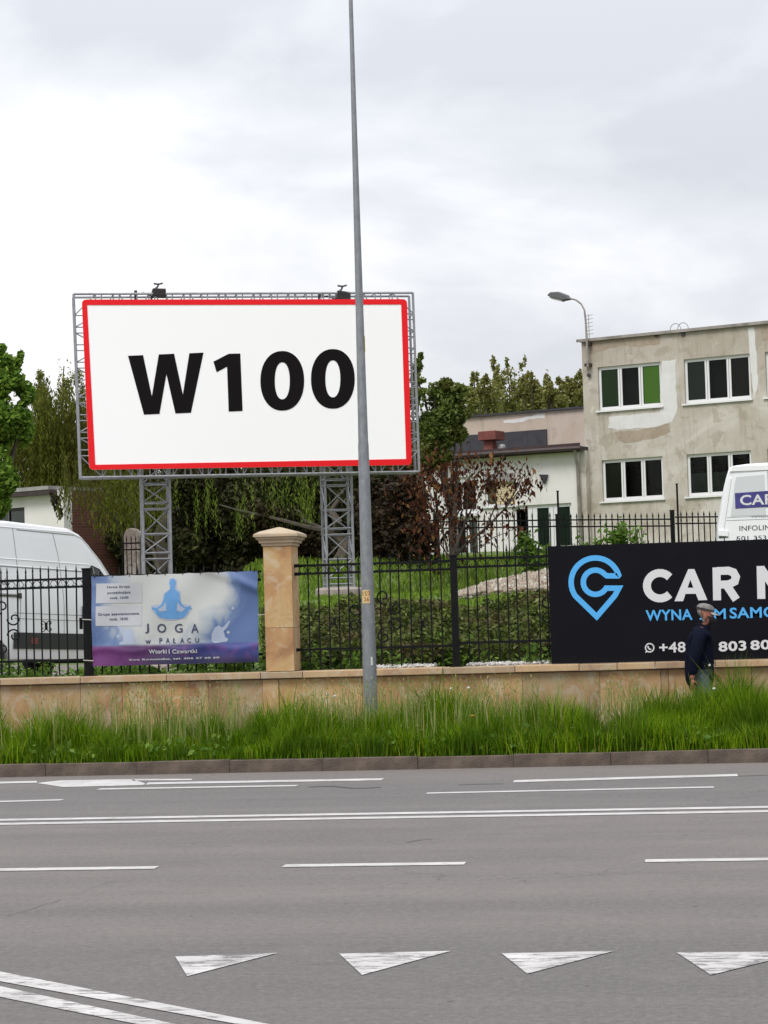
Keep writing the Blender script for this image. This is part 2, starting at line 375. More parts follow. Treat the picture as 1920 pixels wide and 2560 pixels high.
# ================================================================ road, kerb, verge, land
def sheet(name, x0, x1, y0, y1, nx, ny, zf, mat, kind='structure', xs=None, ys=None):
    X = np.linspace(x0, x1, nx) if xs is None else np.asarray(xs); Y = np.linspace(y0, y1, ny) if ys is None else np.asarray(ys)
    nx, ny = len(X), len(Y); gx, gy = np.meshgrid(X, Y); z = zf(gx, gy)
    v = np.stack([gx.ravel(), gy.ravel(), z.ravel()], 1); i = np.arange(nx*ny).reshape(ny, nx)
    f = np.stack([i[:-1, :-1].ravel(), i[:-1, 1:].ravel(), i[1:, 1:].ravel(), i[1:, :-1].ravel()], 1)
    me = npmesh(name, v, f, mat); me.shade_smooth(); return tag(link(name, me), kind=kind)
KY = 22.62
road = MB().add([(-120, -60, 0), (120, -60, 0), (120, KY+.05, 0), (-120, KY+.05, 0)], [(0, 1, 2, 3)]).build('road', M['asphalt']); tag(road, kind='structure')
def marking(name, pts, mat='paint', z=.004):
    m = MB(); m.add([(p[0], p[1], z) for p in pts], [tuple(range(len(pts)))]); return m.build(name, M[mat], road)
def seg(px0, px1, Y, w=.12, mat='paint', name='lane_line'):
    a, b = [(EYE + ray(q, 2000)*0) for q in (0, 0)]
    def xat(px): # where the column px meets the line y=Y on the road
        py = 1700.0
        for _ in range(6):
            q = aty(px, py, Y); py += (q.z)*F/Y
        return aty(px, py, Y).x
    xa, xb = xat(px0), xat(px1); n = max(1, int((xb-xa)/1.5)); pts = []
    return marking(name, [(xa, Y-w/2), (xb, Y-w/2), (xb, Y+w/2), (xa, Y+w/2)], mat)
def mk(pxs, mat='paint', name='lane_line', z=.004):
    return marking(name, [(atz(x, y, z).x, atz(x, y, z).y) for x, y in pxs], mat, z)
# centre double line
for Y in (17.24, 17.60): marking('double_line', [(-30, Y-.085), (30, Y-.085), (30, Y+.085), (-30, Y+.085)])
def segp(a, b, w):
    p, q = atz(*a), atz(*b); return marking('lane_line', [(p.x, p.y-w/2), (q.x, q.y-w/2), (q.x, q.y+w/2), (p.x, p.y+w/2)])
# dashes of the near lane
for a, b in ((-160, 392), (709, 1163), (1613, 2100)): seg(a, b, 14.0, .15)
# far lane lines and the white bar beside the kerb
segp((-200, 2010), (156, 2000.5), .15); segp((246, 1973.5), (743, 1964.8), .16); segp((1067, 1983.7), (1785, 1968.6), .14)
segp((365, 1959.5), (957, 1949), .26); segp((1284, 1954), (1844, 1938.5), .26)
mk([(-200, 1964), (-200, 1958.5), (92, 1952), (92, 1956.5)]); mk([(92, 1957.5), (158, 1967.5), (374, 1962), (330, 1947.5), (150, 1951)], name='stop_bar')
mk([(332, 1951.4), (480, 1950.4), (480, 1947), (330, 1947.2)])
# give-way triangles
for t in ([(438, 2391), (468, 2440), (694, 2382)], [(848, 2384), (905, 2437), (1127, 2377)], [(1254, 2383), (1318, 2434), (1536, 2377)], [(1692, 2381), (1777, 2437), (2020, 2378)]):
    mk(t, 'worn_road_paint' if 0 else 'paint_worn', 'yield_triangle')
# double line of the side road
def band(p, q, w0, w1, n=1): 
    return mk([p[0], p[1], q[1], q[0]], 'paint_worn', 'side_road_line')
band(((-60, 2417), (-60, 2442)), ((770, 2579), (700, 2579)), 0, 0)
band(((-60, 2452), (-60, 2480)), ((540, 2582), (455, 2582)), 0, 0)
# dark repair seams in the far lane
M['tar'] = flat('tar', (.035, .033, .033), .6)
def seam(pts, w=.035):
    q = [atz(x, y, 0) for x, y in pts]; L, Q = stroke([(a.x, a.y) for a in q], w)
    m = MB()
    for i in range(len(L)-1): m.add([(L[i][0], L[i][1], .003), (L[i+1][0], L[i+1][1], .003), (Q[i+1][0], Q[i+1][1], .003), (Q[i][0], Q[i][1], .003)], [(0, 1, 2, 3)])
    m.build('tar_seam', M['tar'], road)
seam([(770, 1968), (830, 1966), (880, 1971), (910, 1971), (952, 1969)], .045); seam([(1145, 1963), (1190, 1961), (1258, 1960)], .03); seam([(1845, 1941), (1925, 1938)], .03)
seam([(20, 2290), (75, 2275), (110, 2262), (132, 2258), (150, 2250)], .004); seam([(1015, 2107), (1055, 2100), (1080, 2098)], .012)
# kerb stones
kerb = empty('kerb', (0, KY, 0)); tag(kerb, kind='structure')
KME = MB().box(0, .9994, 0, .15, -.1, .135); kme = KME.mesh('kerb_stone', M['kerb'])
for i in range(-9, 10):
    o = link('kerb_stone', kme, kerb, (i*1.0+.3, rng.normal(0, .006), rng.normal(0, .004))); o.rotation_euler = (rng.normal(0, .012), rng.normal(0, .002), rng.normal(0, .003))
    b = o.modifiers.new('bevel', 'BEVEL'); b.width = .005; b.segments = 1
MB().box(-60, -8.72, .0, .14, -.1, .13).box(10.31, 60, .0, .14, -.1, .13).build('kerb_run', M['kerb'], kerb)
sheet('verge', 0, 0, 0, 0, 0, 0, lambda x, y: .11+.03*(vnoise(x*3, y*3)-.5)-.07*smooth01((y-24.1)/.3), M['soil'], xs=np.linspace(-60, 60, 400), ys=np.linspace(KY+.13, 24.45, 16))
tag(MB().box(-60, 60, 24.45, 25.93, -.2, .045).build('footpath', M['path']), kind='structure')
ys = np.concatenate([np.arange(26.22, 52, .35), np.arange(52, 120, 3), np.arange(120, 401, 20)]); xs = np.concatenate([np.arange(-150, -16, 6), np.arange(-16, 8, .35), np.arange(8, 151, 6)])
sheet('ground', 0, 0, 0, 0, 0, 0, hgt, M['lawn'], xs=xs, ys=ys)
M['drive'] = flat('gravel_drive', (.17, .15, .13), .95, var=.3, vscale=5)
sheet('driveway', 0, 0, 0, 0, 0, 0, lambda x, y: hgt(x, y)+.012, M['drive'], xs=np.linspace(-22, -7.9, 30), ys=np.linspace(28.6, 44, 40))
# ================================================================ plants helper
def blades(name, P, h, w, lean, mat, bend=.35):
    n = len(P); a = rng.random(n)*2*math.pi; dx, dy = np.cos(a), np.sin(a); b = rng.random(n)*2*math.pi
    lx, ly = np.cos(b)*lean*h, np.sin(b)*lean*h; hw = w/2
    z0 = P[:, 2]-.02
    v = np.empty((n, 5, 3))
    v[:, 0] = np.stack([P[:, 0]-dx*hw, P[:, 1]-dy*hw, z0], 1); v[:, 1] = np.stack([P[:, 0]+dx*hw, P[:, 1]+dy*hw, z0], 1)
    mx_, my_ = P[:, 0]+lx*bend, P[:, 1]+ly*bend; zm = z0+h*.58
    v[:, 2] = np.stack([mx_+dx*hw*.8, my_+dy*hw*.8, zm], 1); v[:, 3] = np.stack([mx_-dx*hw*.8, my_-dy*hw*.8, zm], 1)
    v[:, 4] = np.stack([P[:, 0]+lx, P[:, 1]+ly, z0+h*(1-.25*lean)], 1)
    i = np.arange(n)*5
    f = np.concatenate([np.stack([i, i+1, i+2], 1), np.stack([i, i+2, i+3], 1), np.stack([i+3, i+2, i+4], 1)])
    return npmesh(name, v.reshape(-1, 3), f, mat, 3)
def leaves(P, size, long=1.6, droop=0.0, jitter=.35):
    "one rhombic leaf per point; returns verts, faces"
    n = len(P); d = rng.normal(size=(n, 3)); d[:, 2] = d[:, 2]*.7-droop*2; d /= np.linalg.norm(d, axis=1)[:, None]
    e = rng.normal(size=(n, 3)); e -= (e*d).sum(1)[:, None]*d; e /= np.linalg.norm(e, axis=1)[:, None]
    s = (size*(1+jitter*rng.normal(size=n)).clip(.4, 1.8))[:, None] if np.isscalar(size) else (size*(1+jitter*rng.normal(size=n)).clip(.4, 1.8))[:, None]
    v = np.empty((n, 4, 3)); nn = np.cross(d, e)
    v[:, 0] = P-d*s*long/2; v[:, 1] = P+e*s/2+nn*s*.12-d*s*.1; v[:, 2] = P+d*s*long/2; v[:, 3] = P-e*s/2+nn*s*.12-d*s*.1
    i = np.arange(n)*4
    return v.reshape(-1, 3), np.stack([i, i+1, i+2, i+3], 1)
def leafmesh(name, P, size, mat, **k):
    v, f = leaves(P, size, **k); return npmesh(name, v, f, mat, 4)
# ---- the tall grass of the verge
M['grass'] = leafmat('tall_grass', [(0, (.035, .095, .002)), (1, (.36, .38, .08)), (.38, (.095, .205, .003)), (.72, (.18, .31, .006)), (.94, (.28, .34, .02))], .38, patch=.65, pscale=1.5, patchcol=(.050, .11, .008))
M['straw'] = leafmat('grass_stalks', [(0, (.20, .24, .07)), (1, (.42, .36, .18)), (.5, (.16, .24, .05))], .2)
def vheight(x, y):
    h = .13+.30*vnoise(x*1.0+5, y*1.3)+.10*smooth01((x+3.3)/.3)+.42*vnoise(x*2.6, y*2+9)**2+.20*(vnoise(x*5.5+2, y*4) > .68)
    h = h*(.6+.4*smooth01((y-KY-.15)/.5))
    ang = x/y
    t = (ang+math.tan(YAW))*F+960    # rough bearing, to raise the tall clump in front of the walker
    h += .32*np.exp(-((x-.44)/.34)**2)*smooth01((y-23.3)/.5)
    return h
n = 135000; gx = rng.uniform(-8.8, 5.6, n); gy = np.where(rng.random(n) < .05, rng.uniform(KY+.06, KY+.2, n), rng.uniform(KY+.1, 24.5, n))
keep = rng.random(n) < (.55+.6*vnoise(gx*2.2, gy*2)); gx, gy = gx[keep], gy[keep]
hh = vheight(gx, gy)*rng.uniform(.5, 1.12, len(gx)); P = np.stack([gx, gy, np.full(len(gx), .12)], 1)
tag(link('tall_grass', blades('tall_grass', P, hh, rng.uniform(.006, .013, len(gx)), rng.uniform(.08, .5, len(gx)), M['grass'])), kind='stuff')
n = 3200; gx = rng.uniform(-8.6, 5.4, n); gy = rng.uniform(23.0, 24.45, n); keep = vnoise(gx*1.6+20, gy*.5) > .50-.12*(gx > -3.2); gx, gy = gx[keep], gy[keep]; n = len(gx)
P = np.stack([gx, gy, np.full(n, .12)], 1); hs = rng.uniform(.55, .92, n)
tag(link('grass_seed_stalks', blades('grass_seed_stalks', P, hs, rng.uniform(.006, .012, n), rng.uniform(.03, .2, n), M['straw'])), kind='stuff')
hd = rng.uniform(0, .14, (n*4, 1)); base = np.repeat(P, 4, 0); base[:, 2] += np.repeat(hs, 4)*.93-hd[:, 0]; base[:, :2] += rng.normal(0, .007, (n*4, 2))
tag(link('grass_seed_heads', leafmesh('grass_seed_heads', base, .0085, M['straw'], long=3.0, droop=-1.5)), kind='stuff')
M['weed'] = leafmat('weed_leaves', [(0, (.06, .12, .015)), (1, (.20, .30, .05)), (.5, (.10, .19, .03))], .3)
# broad-leaved weeds low on the verge edge
n = 7000; cx = rng.uniform(-8.6, 5.4, 240); cy = rng.uniform(KY+.12, 23.4, 240); k = rng.integers(0, 240, n)
P = np.stack([cx[k]+rng.normal(0, .12, n), np.maximum(KY+.1, cy[k]+rng.normal(0, .08, n)), .14+np.abs(rng.normal(0, .09, n))], 1)
tag(link('verge_weeds', leafmesh('verge_weeds', P, .035, M['weed'], long=1.9)), kind='stuff')
# dandelions and clocks
M['yellow'] = flat('dandelion_yellow', (.75, .42, .02), .7); M['fluff'] = flat('dandelion_fluff', (.6, .6, .56), .9)
spots = [(1128, 1722, 'fluff', 24.2), (1171, 1720, 'fluff', 24.2), (1180, 1790, 'yellow', 23.7), (1893, 1756, 'fluff', 24.1), (818, 1736, 'fluff', 24.2), (837, 1741, 'fluff', 24.2), (1274, 1864, 'fluff', 22.95), (1460, 1866, 'fluff', 22.95), (1785, 1722, 'fluff', 24.0), (855, 1872, 'fluff', 22.95)]
for px, py, kd, Y in spots:
    q = aty(px, py, Y); fl = empty('dandelion', (q.x, q.y, .12)); z = q.z-.12
    nm = 'white dandelion clock' if kd == 'fluff' else 'yellow dandelion flower'
    MB().tube([(0.01, .01, 0), (0, 0, z*.6), (0, 0, z)], .004, 5).build('stem', M['weed'], fl)
    MB().lathe([(.003, -.014), (.013, -.009), (.018, .002), (.012, .012), (.003, .016)] if kd == 'fluff' else [(.008, -.015), (.03, 0), (.03, .008), (.01, .014)], (0, 0, z), 9).build('flower_head', M[kd], fl)
    where = {1128: 'above the grass, left one of a pair right of the lamp post', 1171: 'above the grass, right one of a pair right of the lamp post', 1180: 'in the tall grass right of the lamp post', 1893: 'near the right edge of the photo by the wall', 818: 'left of the lamp post, first of two', 837: 'left of the lamp post, nearest to it', 1274: 'low by the kerb under the fence post', 1460: 'low by the kerb below the black sign', 1785: 'in the clump hiding the walker', 855: 'low by the kerb left of the lamp post'}[px]
    tag(fl, nm+' '+where, 'flower', 'dandelions in the verge')
# ================================================================ retaining wall
WY = 25.90
wall = empty('retaining_wall', (0, WY, 0)); tag(wall, 'low sandstone retaining wall with coping stones below the iron fence', 'wall')
def xw(px, py=1720, Y=WY): return aty(px, py, Y).x
MB().box(-40, 40, .035, .34, -.2, .885).build('wall_core', M['concrete'], wall)
joints = [-420, -210, 0, 201, 305, 520, 657, 697, 905, 1082, 1222, 1306, 1500, 1653, 1672, 1880, 2090, 2300, 2520, 2760, 3000, 3230, 3460]
for a, b in zip(joints, joints[1:]):
    x0, x1 = xw(a), xw(b); y = rng.uniform(-.004, .004) - (.02 if a == 657 else 0)
    o = MB().box(.002, x1-x0-.002, 0, .03, 0, .83).build('wall_slab', M['sandstone'], wall, (x0, y, .05), bevel=.004)
cj = [-500, -180, 5, 205, 420, 655, 760, 930, 1110, 1290, 1450, 1545, 1640, 1790, 1940, 2100, 2300, 2480, 2660, 2840, 3020, 3200, 3460]
for a, b in zip(cj, cj[1:]):
    x0, x1 = xw(a), xw(b); MB().box(.003, x1-x0-.003, -.075, .42, 0, .078).build('coping_stone', M['coping'], wall, (x0, rng.uniform(-.006, .006), .892+rng.uniform(-.003, .003)), bevel=.008)
# ---- gate pillar
CAPM = sandstone('weathered_cap_stone', .55)
pc = aty(703, 1500, WY+.16); pil = empty('stone_pillar', (pc.x-.005, WY+.17, .0)); tag(pil, 'sandstone fence pillar with a moulded pyramid cap beside the yoga banner', 'pillar')
hw, hd_ = .172, .26
for i, (z0, z1) in enumerate(((.975, 1.50), (1.50, 2.485))):
    MB().box(-hw, hw, -.17, -.14, z0+.002, z1-.002).build('front_slab', M['sandstone'], pil, bevel=.003)
    MB().box(hw-.03, hw, -.137, .30, z0+.002, z1-.002).box(-hw, -hw+.03, -.137, .30, z0+.002, z1-.002).build('side_slab', M['sandstone'], pil, bevel=.003)
MB().box(-hw+.035, hw-.035, -.13, .29, .975, 2.48).build('pillar_core', M['concrete'], pil)
def sq(prof, hx, hy, cy):
    m = MB(); vs = []
    for e, z in prof: vs += [(-hx-e, cy-hy-e, z), (hx+e, cy-hy-e, z), (hx+e, cy+hy+e, z), (-hx-e, cy+hy+e, z)]
    n = len(prof); fs = [(i*4+k, i*4+(k+1) % 4, (i+1)*4+(k+1) % 4, (i+1)*4+k) for i in range(n-1) for k in range(4)]
    fs += [(3, 2, 1, 0), tuple((n-1)*4+k for k in range(4))]; return m.add(vs, fs)
sq([(.0, 2.485), (.015, 2.49), (.02, 2.515), (.045, 2.53), (.045, 2.55), (.075, 2.575), (.075, 2.59), (.10, 2.60), (.10, 2.632), (.085, 2.64)], hw, .235, .065).build('cap_moulding', CAPM, pil, bevel=.003)
sq([(.088, 2.640), (.03, 2.668), (-hw+.01, 2.722)], hw, .235, .065).build('cap_pyramid', CAPM, pil)
# ================================================================ iron fences
def spear(m, x, z0, z1, r=.0085, tip=.11, w=.022, y=0):
    m.box(x-r, x+r, y-r, y+r, z0, z1-tip)
    m.lathe([(r*.9, 0), (r*1.5, .012), (r*.8, .02), (w*.62, .035), (w*.5, .045), (.001, tip)], (x, y, z1-tip), 6)
def spiral(cx, cz, r0, r1, a0, a1, n=18):
    return [(cx+(r0+(r1-r0)*i/n)*math.cos(R(a0+(a1-a0)*i/n)), 0, cz+(r0+(r1-r0)*i/n)*math.sin(R(a0+(a1-a0)*i/n))) for i in range(n+1)]
def scroll(parent, x, z, k=1.0, name='scroll'):
    "a rosette of eight C-shaped volutes"
    for a in range(8):
        m = MB(); an = a*45+22
        pts = spiral(.0, .0, .075*k, .022*k, 200, -190, 20)
        sgn = 1 if a % 2 else -1
        th = R(an); out = []
        for p in pts:
            u, w = p[0]-.03*k, p[2]*sgn; u += .26*k
            out.append((u*math.cos(th)-w*math.sin(th), 0, u*math.sin(th)+w*math.cos(th)))
        m.tube(out, .0105, 5); m.build(name, M['iron'], parent, (x, -.012, z))
def small_scroll(parent, x, z, k=1.0):
    m = MB()
    for sx in (-1, 1):
        for sz in (-1, 1):
            pts = [(p[0]*sx*k, 0, p[2]*sz*k) for p in spiral(.042, .036, .03, .012, 200, -140, 14)]
            m.tube([(0.008*sx*k, 0, .0)]+pts, .0055, 5)
    m.box(-.014*k, .014*k, -.012, .012, -.045*k, .045*k); m.build('small_scroll', M['iron'], parent, (x, -.012, z))
def fence_span(parent, x0, x1, zb, z2, z1, zt, step, zfoot, first=None, rings=True, thin=1.0, bare=False):
    t = .014*thin
    for z, hgt_ in ((zb, t), (z2, t), (z1, t)): MB().box(x0, x1, -t*.8, t*.8, z-hgt_, z+hgt_).build('rail', M['iron'], parent)
    n = int(round((x1-x0)/step))-1; s = (x1-x0)/(n+1)
    key = ('p', round(zt-zfoot, 3), thin)
    if key not in _pk:
        m = MB(); spear(m, 0, zfoot, zt, .008*thin); _pk[key] = m.mesh('picket', M['iron'])
    for i in range(n): link('picket', _pk[key], parent, (x0+s*(i+1), rng.normal(0, .002), rng.normal(0, .006))).rotation_euler = (0, rng.normal(0, .004), 0)
    if rings:
        rk = ('r', round(s, 4), round(z1-z2, 3))
        if rk not in _pk:
            h = (z1-z2)/2; m = MB(); m.tube([(p[0], 0, p[1]) for p in arc(0, -h*.6, s*.43, h*1.35, 8, 172, 12)], .0045, 4)
            for sx in (-1, 1): m.tube([(sx*p[0], 0, p[2]) for p in spiral(s*.30, -h*.55, s*.12, s*.05, 0, -250, 8)], .0045, 4)
            _pk[rk] = m.mesh('arch_ring', M['iron'])
        for i in range(n+1): link('arch_ring', _pk[rk], parent, (x0+s*(i+.5), 0, (z1+z2)/2))
_pk = {}
def post(parent, x, z0, z1, w=.085, name='post'):
    MB().box(x-w/2, x+w/2, -w/2, w/2, z0, z1-.02).box(x-w/2-.008, x+w/2+.008, -w/2-.008, w/2+.008, z1-.02, z1).box(x-w*.9, x+w*.9, -w*.9, w*.9, z0-.002, z0+.012).build(name, M['iron'], parent, bevel=.003)
FY = 26.10
fl = empty('iron_fence', (0, FY, 0)); tag(fl, 'black wrought iron fence with spearheads and scrolls in front of the white van', 'fence', 'iron fence runs on the wall')
fx = lambda px, py=1550: aty(px, py, FY).x
ZC = .970
xs_ = [fx(-260), fx(218), fx(655)-.02]
post(fl, fx(220), ZC, 2.30, .10); post(fl, fx(-260), ZC, 2.30, .10)
fence_span(fl, xs_[0]+.05, fx(220)-.05, 1.175, 2.075, 2.175, 2.345, .1093, 1.0)
fence_span(fl, fx(220)+.05, fx(655)-.0, 1.185, 2.09, 2.19, 2.30, .115, 1.0)
scroll(fl, fx(-14, 1560)+.0, 1.60, 1.2); small_scroll(fl, fx(116, 1557), 1.6, 1.05)
MB().tube([(fx(206)-.01, -.03, 1.69), (fx(206)-.01, -.03, 1.55)], .022, 8).build('post_clamp', M['iron'], fl)
fr_ = empty('iron_fence', (0, FY, 0)); tag(fr_, 'black wrought iron fence with spearheads between the stone pillar and black sign', 'fence', 'iron fence runs on the wall')
px1 = fx(1138); x0 = fx(748)
post(fr_, px1, ZC, 2.32, .082); post(fr_, fx(1712), ZC, 2.30, .082)
fence_span(fr_, x0, px1-.04, 1.225, 2.145, 2.245, 2.36, .1215, 1.01)
fence_span(fr_, px1+.04, fx(1712)-.04, 1.255, 2.165, 2.265, 2.42, .1215, 1.03)
fence_span(fr_, fx(1712)+.04, fx(2260), 1.255, 2.165, 2.265, 2.42, .1215, 1.03); post(fr_, fx(2260)+.04, ZC, 2.30, .082); fence_span(fr_, fx(2260)+.08, fx(2800), 1.255, 2.165, 2.265, 2.42, .1215, 1.03); post(fr_, fx(2800)+.04, ZC, 2.30, .082)
scroll(fr_, fx(938, 1520), 1.60, 1.15); scroll(fr_, fx(1420, 1520), 1.62, 1.15)
small_scroll(fr_, fx(838, 1600), 1.55, 1.0); small_scroll(fr_, fx(1060, 1600), 1.5, .9)
for z in (2.145, 2.245, 1.225): MB().box(x0-.05, x0+.03, -.03, .03, z-.02, z+.02).build('wall_bracket', M['iron'], fr_)
# ================================================================ lamp post
bp = aty(926.5, 1750, 24.62); lp = empty('lamp_post', (bp.x, 24.62, .1)); tag(lp, 'tall galvanised steel lamp post standing in the verge in front of the billboard', 'lamp post')
def rpx(py, wpx): return wpx/2*24.8/F
zs = [(1900, 36.5), (1750, 35.5), (1368, 31), (1112, 26.8), (1104, 25.2), (680, 18.5), (200, 12.2), (0, 10.4), (-450, 7)]
prof = [(rpx(0, w), aty(926.5, y, 24.62).z-.1) for y, w in zs]; prof[0] = (prof[0][0], -.15)
MB().lathe(prof, (0, 0, 0), 20).build('pole', M['galv'], lp, smooth=True)
zt = prof[-1][1]
MB().tube([(0, 0, zt-.05), (0, -.05, zt+.5), (-.02, -.5, zt+1.0), (-.03, -1.3, zt+1.2)], .025, 8).build('lamp_arm', M['galv'], lp, smooth=True)
MB().prism([(-.16, 0), (.16, 0), (.12, .1), (-.12, .1)], 0, .7).build('lamp_head', M['dark'], lp, (-.03, -1.95, zt+1.17))
def curved_patch(name, r, a0, a1, z0, z1, mat, par, n=8):
    m = MB()
    for i in range(n):
        A, B = R(a0+(a1-a0)*i/n), R(a0+(a1-a0)*(i+1)/n)
        m.add([(r*math.cos(A), r*math.sin(A), z0), (r*math.cos(B), r*math.sin(B), z0), (r*math.cos(B), r*math.sin(B), z1), (r*math.cos(A), r*math.sin(A), z1)], [(0, 1, 2, 3)])
    return m.build(name, mat, par)
M['plate'] = flat('yellow_number_plate', (.62, .45, .20), .6, var=.12, vscale=30)
z1, z0 = aty(920, 1475, 24.55).z-.1, aty(920, 1508, 24.55).z-.1
curved_patch('number_plate', .0755, -130-7, -57-7, z0, z1, M['plate'], lp)
M['brown'] = flat('brown_print', (.30, .13, .04), .7)
def cyltext(body, z, h, r, a_mid, par, mat, size=1.0, wlim=None):
    me = textmesh(body, .03); 
    vs = me.vertices; xs = [v.co.x for v in vs]; ysv = [v.co.y for v in vs]; k = h/(max(ysv)-min(ysv)); x_ = (max(xs)+min(xs))/2; y_ = min(ysv)
    if wlim: kx = min(k*1.3, wlim/(max(xs)-min(xs)))
    else: kx = k
    for v in vs:
        a = R(a_mid)+(v.co.x-x_)*kx/r; v.co = (r*math.cos(a), r*math.sin(a), z+(v.co.y-y_)*k)
    me.materials.clear(); me.materials.append(mat); return link('plate_lettering', me, par)
def textmesh(body, bold=0.0, res=3):
    cu = bpy.data.curves.new('lettering', 'FONT'); cu.body = body; cu.offset = bold; cu.space_character = 1.0+bold*2.2; cu.resolution_u = res; cu.fill_mode = 'FRONT'
    ob = bpy.data.objects.new('tmp', cu); col.objects.link(ob)
    bpy.context.view_layer.update(); dg = bpy.context.evaluated_depsgraph_get()
    me = bpy.data.meshes.new_from_object(ob.evaluated_get(dg)); bpy.data.objects.remove(ob); bpy.data.curves.remove(cu); return me
cyltext('152', z0+.083, .055, .0768, -94, lp, M['brown'], wlim=.095); cyltext('26', z0+.02, .05, .0768, -94, lp, M['brown'], wlim=.062)
zz = aty(937, 1652, 24.55).z-.1; curved_patch('small_sticker', .0815, -72, -56, zz-.05, zz+.045, M['fluff'], lp)
za, zb_ = aty(910, 840, 24.6).z-.1, aty(910, 880, 24.6).z-.1; curved_patch('upper_plate', .0535, -22, 10, zb_, za, flat('lemon_plate', (.6, .5, .05), .5), lp)
# ================================================================ text and flat print helpers
def fit_text(body, fr, box, mat, par, y, bold=.0, name='lettering', fn=None, slope=None):
    "print body so that it fills box = (x0, z0, x1, z1) on the plane y"
    me = textmesh(body, bold); vs = me.vertices
    X = [v.co.x for v in vs]; Y = [v.co.y for v in vs]; ax, bx, ay, by = min(X), max(X), min(Y), max(Y); x0, z0, x1, z1 = box
    for v in vs:
        u = (v.co.x-ax)/(bx-ax); w = (v.co.y-ay)/(by-ay); x = x0+(x1-x0)*u; z = z0+(z1-z0)*w+(slope or 0)*u
        v.co = (x, y if fn is None else y+fn(x, z), z)
    me.materials.clear(); me.materials.append(mat); return link(name, me, par)
# ================================================================ billboard
BF = Frame(atd(184, 735, 40.2), R(16.9))
bz = BF.at(184, 735)
bb = BF.empty('billboard', 0); tag(bb, 'large white advertising billboard with red border, W100 lettering, steel lattice frame', 'billboard')
def bq(px, py, y=0.0): return BF.at(px, py, y)
outer = [bq(204, 750), bq(1016, 749), bq(1028, 1163), bq(223, 1175)]; inner = [bq(217.5, 764), bq(1001.5, 762.5), bq(1014, 1148), bq(238, 1162.5)]
def rounded(poly, r, n=5):
    out = []; m = len(poly)
    for i in range(m):
        p, a, b = Vector(poly[i]), Vector(poly[i-1]), Vector(poly[(i+1) % m]); u = (a-p).normalized(); w = (b-p).normalized(); s, e = p+u*r, p+w*r
        for k in range(n+1):
            t = k/n; out.append(tuple(s*(1-t)**2+p*2*t*(1-t)+e*t*t))
    return out
MB().prism(rounded(outer, .09), -.06, -.02).build('panel', M['white_panel'], bb)
oo = rounded(outer, .09); ii = []
m = MB(); n_ = len(oo)
for i, c_ in enumerate(inner): ii += [c_]*6
m.strip(oo, ii, -.068, -.0605, True); m.build('red_border', M['red'], bb)
def cp(x, y, sc=1.728, ox=0, oy=680): return bq(x/sc+ox, y/sc+oy, -.066)
W = [(553,362),(618,359),(656,537),(686,356),(752,353),(790,530),(818,351),(879,348),(825,608),(758,611),(719,441),(689,613),(622,616)]
ONE = [(922,387),(988,353),(1038,352),(1048,600),(988,603),(981,409),(936,433)]
MB().prism([cp(*p) for p in W], -.066, -.0615).build('letter', M['ink'], bb)
MB().prism([cp(*p) for p in ONE], -.066, -.0615).build('letter', M['ink'], bb)
def sup(cx, cy, rx, ry, ex, n=40, sh=0):
    o = []
    for i in range(n):
        a = 2*math.pi*i/n; c_, s_ = math.cos(a), math.sin(a); y = abs(s_)**(2/ex)*(1 if s_ > 0 else -1)*ry
        o.append((cx+abs(c_)**(2/ex)*(1 if c_ > 0 else -1)*rx+sh*y, cy+y))
    return o
for cx, cy in ((1219.5, 470), (1438, 461.5)):
    MB().strip([cp(*p) for p in sup(cx, cy, 94.5, 129, 2.15)], [cp(*p) for p in sup(cx, cy, 32.5, 80, 2.2)], -.066, -.0615, True).build('letter', M['ink'], bb)
# lattice frame round the panel
fo = [bq(184, 735), bq(1032, 732), bq(1048, 1179), bq(202, 1194)]
def inset(poly, d):
    c = [Vector(p) for p in poly]; cen = sum(c, Vector((0, 0)))/4; return [(p.x+(d if p.x < cen.x else -d), p.y+(d if p.y < cen.y else -d)) for p in c]
fi_ = inset(fo, .40)
frame = MB()
for ring, y in ((fo, .0), (fi_, .0), (fo, .42), (fi_, .42)):
    for a, b in zip(ring, ring[1:]+ring[:1]): frame.tube([(a[0], y, a[1]), (b[0], y, b[1])], .024, 6)
frame = frame.build('truss_frame', M['truss'], bb)
def lerp2(a, b, t): return (a[0]+(b[0]-a[0])*t, a[1]+(b[1]-a[1])*t)
def brace(par, a, b, r=.0115, name='brace'):
    m = MB(); m.tube([Vector(a)-Vector(a), Vector(b)-Vector(a)], r, 4); return m.build(name, M['truss'], par, a)
